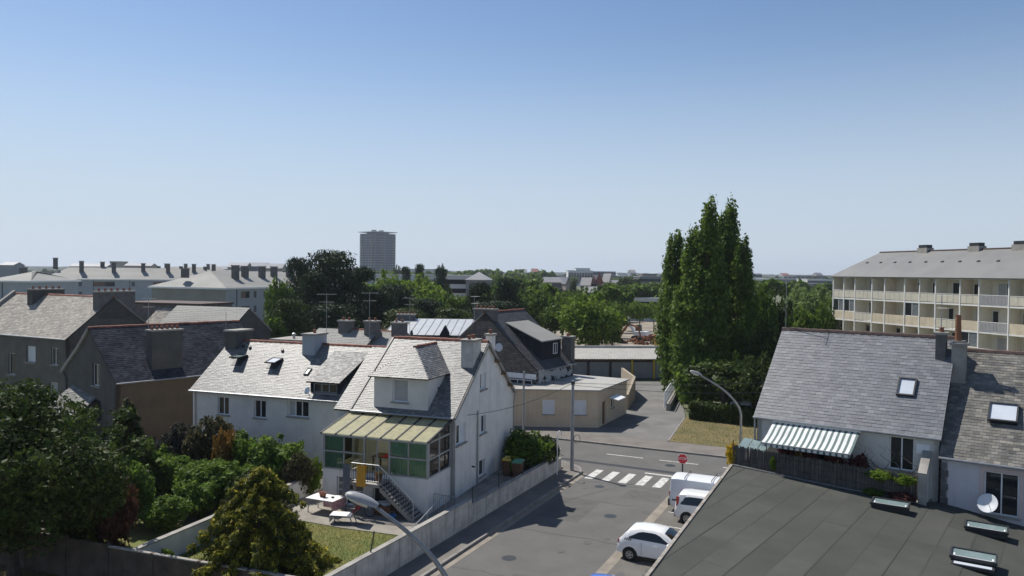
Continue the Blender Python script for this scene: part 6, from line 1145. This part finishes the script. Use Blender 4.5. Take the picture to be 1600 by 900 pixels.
def street_lamp(label, loc, rz, h, reach, scale=1.0, post_r=.075):
    t = thing('street_lamp', label, 'street lamp', loc, rz, 'street lamps'); pts = [(0, 0, 0), (0, 0, h * .55)]
    for a_, b_ in ((0, .64), (.04, .70), (.105, .745), (.19, .785), (.29, .825), (.40, .86), (.52, .893), (.65, .925), (.78, .953), (.9, .978), (1.0, 1.0)): pts.append((-a_ * reach, 0, b_ * h))
    MB().tube(pts, [post_r * 1.2] + [post_r] * 2 + [post_r * (1 - .035 * k) for k in range(len(pts) - 3)], 12).build('post', 'galvanised', t, True)
    e = Vector(pts[-1]); ang = .36; d = Vector((-cos(ang), 0, sin(ang))).normalized(); up = Vector((d.z, 0, -d.x)); 
    if up.z < 0: up = -up
    y = Vector((0, 1, 0)); st_ = [(-.1, .09, .07), (-.04, .12, .1), (.12, .155, .14), (.34, .18, .155), (.55, .17, .135), (.68, .13, .09), (.735, .06, .04)]; up_v, up_f = [], []; lo_v = []
    n = 9
    for (x, w, hh) in st_:
        for k in range(n): a = pi * k / (n - 1); up_v.append(e + d * x * scale + y * cos(a) * w * scale + up * sin(a) * hh * scale)
    for i in range(len(st_) - 1):
        for k in range(n - 1): up_f.append((i * n + k, i * n + k + 1, (i + 1) * n + k + 1, (i + 1) * n + k))
    for i in range(len(st_) - 1): up_f.append((i * n, (i + 1) * n, (i + 1) * n + n - 1, i * n + n - 1))
    MB().add(up_v, up_f).build('lamp_housing', 'lamp_grey', t, True).modifiers.new('e', 'EDGE_SPLIT'); lv, lf = [], []
    for (x, w, hh) in st_[2:]:
        for k in range(n): a = pi * k / (n - 1); lv.append(e + d * x * scale + y * cos(a) * w * .85 * scale - up * (sin(a) * hh * .75 + .003) * scale)
    for i in range(len(st_) - 3):
        for k in range(n - 1): lf.append((i * n + k, (i + 1) * n + k, (i + 1) * n + k + 1, i * n + k + 1))
    MB().add(lv, lf).build('lamp_bowl', 'lamp_glass', t, True); return t
street_lamp('large curved street lamp in the foreground, its head over the garden table', (-1.2, 18.6, 0), -.05, 7.3, 2.1, 1.02, .068)
street_lamp('curved street lamp by the yellow-flowering shrub in front of the poplars', (14.35, 48.0, 0), -.15, 6.7, 2.5, .95); p = Q(1180, 540, 86); street_lamp('distant street lamp between the poplars and the blue slate roof', (p.x + 1.5, 86, 0), pi - .3, p.z + .4, 2.2, 1.0)
up_ = thing('utility_pole', 'grey utility pole at the street corner by the glossy shrub', 'pole', (4.05, 50.35, 0)); MB().tube([(0, 0, 0), (0, 0, 6.0)], [.13, .09], 12).build('post', 'lamp_grey', up_); MB().box(-.12, .12, -.12, .12, 5.75, 5.95).build('insulator_box', 'plastic_dark', up_); MB().tube([(.3 + .2 * cos(k * pi / 10), -.1, 2.2 + .27 * sin(k * pi / 10)) for k in range(21)], .018, 6).build('cable_coil', 'plastic_dark', up_)
sp2 = thing('steel_post', 'slim grey steel post at the corner of the white house', 'pole', tuple(Q(818, 640, 58))); sp2.location.z = 0; MB().tube([(0, 0, 0), (0, 0, 5.6)], .08, 10).build('post', 'lamp_grey', sp2)
gp = thing('guard_pipe', 'white bent pipe beside the utility pole', 'pipe', S(13.1, .25, .12)); MB().tube([(0, 0, 0), (0, 0, 2.6), (.05, .03, 2.75), (.15, .1, 2.8), (.25, .16, 2.72), (.28, .18, 2.5)], .035, 8).build('pipe', 'pvc', gp)
def cable(label, a, b, sag, r=.014):
    a, b = Vector(a), Vector(b); t = thing('overhead_cable', label, 'cable', (0, 0, 0), 0, 'overhead cables'); MB().tube([a.lerp(b, i / 16) - Vector((0, 0, sag * 4 * (i / 16) * (1 - i / 16))) for i in range(17)], r, 5).build('wire', 'plastic_dark', t)
top = Vector((4.05, 50.35, 5.85)); cable('black cable from the utility pole to the right, upper', top, (30, 62, 5.4), .5); cable('black cable from the utility pole to the right, lower', top - Vector((0, 0, .15)), (30, 60, 4.9), .7); cable('black cable from the utility pole to the white house gable', top, Wp(-.05, 2.0, 5.0), .35); cable('black cable from the steel post to the utility pole', top, sp2.location + Vector((0, 0, 5.4)), .2)
# wheelie bins, clutter of the garden
def bin_(label, loc, bm, lm): 
    t = thing('wheelie_bin', label, 'bin', loc, WRZ, 'wheelie bins behind the garden wall'); MB().add([(-.22, -.24, .05), (.22, -.24, .05), (.22, .24, .05), (-.22, .24, .05), (-.29, -.33, .95), (.29, -.33, .95), (.29, .33, .95), (-.29, .33, .95)], [(0, 3, 2, 1), (4, 5, 6, 7), (0, 1, 5, 4), (1, 2, 6, 5), (2, 3, 7, 6), (3, 0, 4, 7)]).build('tub', bm, t); MB().add([(-.31, -.36, .95), (.31, -.36, .95), (.31, .36, .98), (-.31, .36, .98), (-.26, -.28, 1.05), (.26, -.28, 1.05), (.28, .36, 1.08), (-.28, .36, 1.08)], [(0, 3, 2, 1), (4, 5, 6, 7), (0, 1, 5, 4), (1, 2, 6, 5), (2, 3, 7, 6), (3, 0, 4, 7)]).build('lid', lm, t)
    for x in (-.2, .2): MB().lathe([(.09, -.03), (.1, 0), (.09, .03)], (x, .28, .1), 12, (1, 0, 0)).build('wheel', 'tyre', t)
p = S(9.3, -.75); bin_('brown wheelie bin with green lid behind the garden wall', (p.x, p.y, .7), 'plastic_brown', 'plastic_green'); p = S(9.6, -1.55); bin_('bin with yellow lid tucked beside the house corner', (p.x, p.y, .7), 'plastic_brown', 'yellow_paint')
tb = thing('garden_table', 'white garden table with hanging checked cloth on the terrace', 'table', Wp(-5.35, -4.0, .7), WRZ - .08); MB().box(-.85, .85, -.5, .5, .7, .74).build('tabletop', 'fabric_white', tb)
for x in (-.72, .72):
    for y in (-.4, .4): MB().tube([(x * 1.05, y, 0), (x, y, .7)], .028, 6).build('leg', 'metal_grey', tb)
MB().box(.3, .87, -.52, .52, .745, .755).build('cloth_top', 'fabric_white', tb); MB().box(.87, .885, -.52, .52, .25, .755).build('cloth_side', 'fabric_pink', tb); MB().box(.3, .87, -.535, -.52, .45, .755).build('cloth_front', 'fabric_pink', tb)
for i, (x, y) in enumerate(((-.25, .05), (-.05, -.02))):
    t = thing('terracotta_pot', ['larger terracotta pot on the garden table', 'smaller terracotta pot on the garden table'][i], 'pot', Wp(-5.35 + x, -4.0 + y, 1.445), 0, 'pots on the garden table'); MB().lathe([(.08, 0), (.12, .18), (.14, .2), (.14, .24), (.11, .24), (.1, .16)], (0, 0, 0), 12).build('pot', 'pot', t, True); MB().lathe([(.1, .19), (.02, .21)], (0, 0, 0), 10).build('soil', 'earth', t)
t = thing('ashtray', 'small dark dish on the garden table', 'dish', Wp(-4.9, -4.0, 1.456)); MB().lathe([(.05, 0), (.09, .05), (.07, .05), (.04, .02)], (0, 0, 0), 12).build('bowl', 'plastic_dark', t)
lo = thing('sun_lounger', 'grey reclining garden chair with white and red towels on the terrace', 'chair', Wp(-3.35, -5.1, .7), WRZ + .25)
for s_ in (-.3, .3):
    MB().tube([(-.75, s_, .38), (.25, s_, .36), (.62, s_, .95)], .03, 6).build('side_rail', 'fabric_grey', lo)
    for x, dx in ((-.5, -.12), (.2, .14)): MB().tube([(x, s_, .37), (x + dx, s_, 0)], .028, 6).build('leg', 'lamp_grey', lo)
MB().fbox((-.75, -.29, .4), (1, 0, -.02), (0, 1, 0), (0.02, 0, 1), (0, 1.0), (0, .58), (0, .02)).build('seat', 'fabric_grey', lo); MB().fbox((.25, -.29, .385), Vector((.37, 0, .59)).normalized(), (0, 1, 0), Vector((-.59, 0, .37)).normalized(), (0, .72), (0, .58), (0, .025)).build('backrest', 'fabric_grey', lo)
tw_ = MB(); tw_.fbox((-.8, -.33, .425), (1, 0, -.02), (0, 1, 0), (.02, 0, 1), (0, .85), (0, .66), (0, .02)); tw_.build('white_towel', 'fabric_white', lo); MB().box(-.815, -.795, -.32, .33, .1, .44).build('towel_end', 'fabric_white', lo); MB().fbox((.25, -.36, .42), Vector((.37, 0, .59)).normalized(), (0, 1, 0), Vector((-.59, 0, .37)).normalized(), (.2, .82), (-.02, .74), (0, .03)).build('red_towel', 'fabric_red', lo); MB().fbox((.25, -.36, .42), Vector((.37, 0, .59)).normalized(), (0, 1, 0), Vector((-.59, 0, .37)).normalized(), (.4, .82), (-.02, .74), (-.12, -.09)).build('red_towel_back', 'fabric_red', lo)
yt = thing('yellow_towel', 'ochre towel hanging over the stair landing railing', 'towel', Wp(-2.75, -3.85, 1.9), WRZ)
def drape(nm, par, x0, x1, z0, z1, m_, y=0, amp=.03):
    mb = MB(); n = 12; vv = []
    for i in range(n + 1):
        x = x0 + (x1 - x0) * i / n
        for z in (z0, (z0 + z1) / 2, z1): vv.append((x, y + amp * sin(i * 1.7 + z) - (.02 if z < z1 else 0), z))
    mb.add(vv + [(a, b + .02, c) for a, b, c in vv], [(3 * i + j, 3 * i + 3 + j, 3 * i + 4 + j, 3 * i + 1 + j) for i in range(n) for j in range(2)] + [(3 * (n + 1) + 3 * i + j, 3 * (n + 1) + 3 * i + 1 + j, 3 * (n + 1) + 3 * i + 4 + j, 3 * (n + 1) + 3 * i + 3 + j) for i in range(n) for j in range(2)]); mb.build(nm, m_, par, True)
yt.location = Wp(-3.5, -3.86, 1.6); drape('cloth', yt, -.12, .4, .55, 1.62, 'orange_yellow'); drape('cloth_fold', yt, -.12, .4, 1.15, 1.62, 'orange_yellow', .12); gt2 = thing('grey_towel', 'dark grey garment hanging at the left end of the stair landing', 'towel', Wp(-4.15, -3.8, 1.75), WRZ); drape('cloth', gt2, -.3, .12, 0, 1.45, 'fabric_grey'); dz = thing('flower_pot', 'terracotta pot with orange flowers on the stair landing', 'flower pot', Wp(-2.6, -3.45, 2.3)); MB().lathe([(.1, 0), (.15, .25), (.16, .28), (.12, .28), (.1, .2)], (0, 0, 0), 12).build('pot', 'pot', dz, True); o = bpy.data.objects.new('plant', PROTO['bush2'][1]); col.objects.link(o); o.parent = dz; o.location = (0, 0, .22); o.scale = (.4, .4, .35); o.material_slots[0].link = 'OBJECT'; o.material_slots[0].material = MATS['leaf_orange']
bx = thing('covered_crate', 'brown crate with crumpled grey cover under the outside stair', 'crate', Wp(-2.3, -3.2, .7), WRZ); MB().box(-.5, .45, -.35, .3, 0, .5).build('crate', 'plastic_brown', bx); MB().add([(-.55 + .22 * i, -.38 + .24 * j, .52 + .09 * ((i * 7 + j * 5) % 3) / 2) for i in range(5) for j in range(4)], [(4 * i + j, 4 * i + 4 + j, 4 * i + 5 + j, 4 * i + 1 + j) for i in range(4) for j in range(3)]).build('cover', 'fabric_white', bx)
bt = thing('blue_tub', 'bright blue plastic tub at the foot of the outside stair', 'tub', Wp(-1.55, -3.9, .7), WRZ); MB().lathe([(.16, 0), (.22, .22), (.24, .24), (.2, .24), (.15, .03)], (0, 0, 0), 14).build('tub', 'plastic_blue', bt, True); MB().tube([(-.23, 0, .22), (-.1, 0, .4), (.1, 0, .4), (.23, 0, .22)], .01, 5).build('handle', 'metal_grey', bt)
bc = thing('bicycle', 'dark bicycle leaning under the stair landing behind the lamp head', 'bicycle', Wp(-3.3, -3.95, .7), WRZ + .1)
for x in (-.5, .5):
    w = MB(); n = 24; pts = [(x + .32 * cos(k * 2 * pi / n), 0, .33 + .32 * sin(k * 2 * pi / n)) for k in range(n + 1)]; w.tube(pts, .022, 6, False); wo = w.build('wheel', 'tyre', bc); s_ = MB()
    for k in range(10): s_.tube([(x, 0, .33), (x + .31 * cos(k * .628), 0, .33 + .31 * sin(k * .628))], .004, 4)
    s_.build('spokes', 'metal_grey', wo)
MB().tube([(-.5, 0, .33), (-.12, 0, .32), (.38, 0, .82), (-.2, 0, .78), (-.12, 0, .32)], .02, 6).build('frame', 'car_dark', bc); MB().tube([(.5, 0, .33), (.38, 0, .9), (.36, -.25, .95)], .018, 6).build('fork', 'metal_grey', bc); MB().tube([(.36, -.25, .95), (.36, .25, .95)], .016, 6).build('handlebar', 'metal_grey', bc); MB().box(-.34, -.08, -.06, .06, .84, .9).build('saddle', 'plastic_dark', bc)
# building site
def cabin(label, u, v, D): 
    p = P(u, v); t = thing('site_cabin', label, 'cabin', (p.x, p.y, 0), .25, 'blue site cabins'); MB().box(-3, 3, 0, 2.4, .1, 2.7).build('shell', 'plastic_blue', t); MB().box(-3.05, 3.05, -.05, 2.45, 2.7, 2.8).build('roof', 'metal_grey', t); MB().box(-1.6, -.7, -.03, -.002, .15, 2.2).build('door', 'far_white', t); MB().box(.6, 1.8, -.03, -.002, 1.2, 2.1).build('window', 'glass', t)
cabin('blue site cabin under the trees, left', 872, 511, 0); cabin('blue site cabin under the trees, right', 884, 515, 0)
def digger(label, loc, rz, m_, s=1.0):
    t = thing('excavator', label, 'excavator', loc, rz, 'machines on the building site'); t.scale = (s, s, s)
    for y in (-1.0, .5): MB().prism([(-1.5, y, .25), (-1.2, y, 0), (1.2, y, 0), (1.5, y, .25), (1.5, y, .55), (1.2, y, .8), (-1.2, y, .8), (-1.5, y, .55)], (0, .5, 0)).build('track', 'tyre', t)
    MB().box(-1.6, 1.0, -1.1, 1.1, .9, 1.7).build('body', m_, t); MB().prism([(0, -1.05, 1.7), (1.1, -1.05, 1.7), (1.0, -1.05, 2.9), (.1, -1.05, 2.9)], (0, .95, 0)).build('cab', 'glass', t); MB().tube([(1, .3, 1.4), (2.6, .3, 3.6), (4.4, .3, 3.0)], [.28, .25, .18], 6).build('boom', m_, t); MB().tube([(4.4, .3, 3.0), (4.9, .3, 1.2)], [.18, .13], 6).build('stick', m_, t); MB().prism([(4.6, -.1, 1.3), (5.2, -.1, 1.0), (5.0, -.1, .4), (4.4, -.1, .6)], (0, .8, 0)).build('bucket', 'metal_dark', t)
p = P(960, 535); digger('orange excavator working behind the yellow-green tree', (p.x, p.y, 0), -.3, 'rust', 1.0); p = P(1000, 531); digger('white excavator on the building site beside the rubble', (p.x, p.y, 0), 2.6, 'pvc', 1.0)
rb = thing('rubble_heap', 'brown rubble heap on the building site by the poplars', 'rubble', tuple(P(1018, 536))); rg = random.Random(2); rm = MB()
for i in range(160):
    a = rg.uniform(0, 6.28); r = rg.uniform(0, 4) ; z = max(0, 1.5 - r * .4) * rg.uniform(.4, 1); s_ = rg.uniform(.15, .5); rm.fbox((r * cos(a) * 1.5, r * sin(a), z), Vector((cos(a), sin(a), .3)).normalized(), Vector((-sin(a), cos(a), 0)), Vector((-.3 * cos(a), -.3 * sin(a), 1)).normalized(), (-s_, s_), (-s_ * .6, s_ * .6), (-.1, s_ * .5))
rm.build('rubble', 'rust', rb, stuff=True)
for i, (u, v, L_, lab) in enumerate(((870, 540, 9, 'pale sand heap at the left of the building site'), (940, 541, 8, 'long sand heap at the front of the building site'))):
    p = P(u, v); t = thing('sand_heap', lab, 'heap', (p.x, p.y, -.02), .1, 'heaps on the building site'); n = 20; vv = []; rg = random.Random(i)
    for a in range(n + 1):
        x = -L_ / 2 + L_ * a / n; h = 1.2 * max(0, 1 - (2 * x / L_) ** 2) * (1 + .25 * sin(a * 1.9)) + .02
        for b in range(7): y = -1.8 + .6 * b; vv.append((x, y, h * max(0, 1 - (y / 1.9) ** 2) * rg.uniform(.85, 1.1)))
    MB().add(vv, [(7 * a + b, 7 * a + 7 + b, 7 * a + 8 + b, 7 * a + 1 + b) for a in range(n) for b in range(6)]).build('sand', 'sand_site', t, True)
fn = thing('yellow_barrier', 'yellow site barrier above the garage roof by the poplars', 'barrier', tuple(P(1045, 552)), .15); MB().box(-2.5, 1.5, 0, .08, .8, 1.9).build('board', 'yellow_paint', fn)
for x in (-2.3, 1.3): MB().box(x, x + .1, .09, .2, 0, 1.9).build('post', 'wood', fn)
# ------------------------------------------------------------------ haze
hz = MB().box(-4800, 4800, -250, 4700, -1.5, 75).build('haze', None); hz['kind'] = 'stuff'
M = bpy.data.materials.new('haze_air'); M.use_nodes = True; N = M.node_tree.nodes; N.remove(N['Principled BSDF']); pv = N.new('ShaderNodeVolumePrincipled'); pv.inputs['Color'].default_value = (.80, .88, 1, 1); pv.inputs['Density'].default_value = .00014; pv.inputs['Anisotropy'].default_value = .3; M.node_tree.links.new(pv.outputs[0], N['Material Output'].inputs['Volume']); hz.data.materials.append(M)
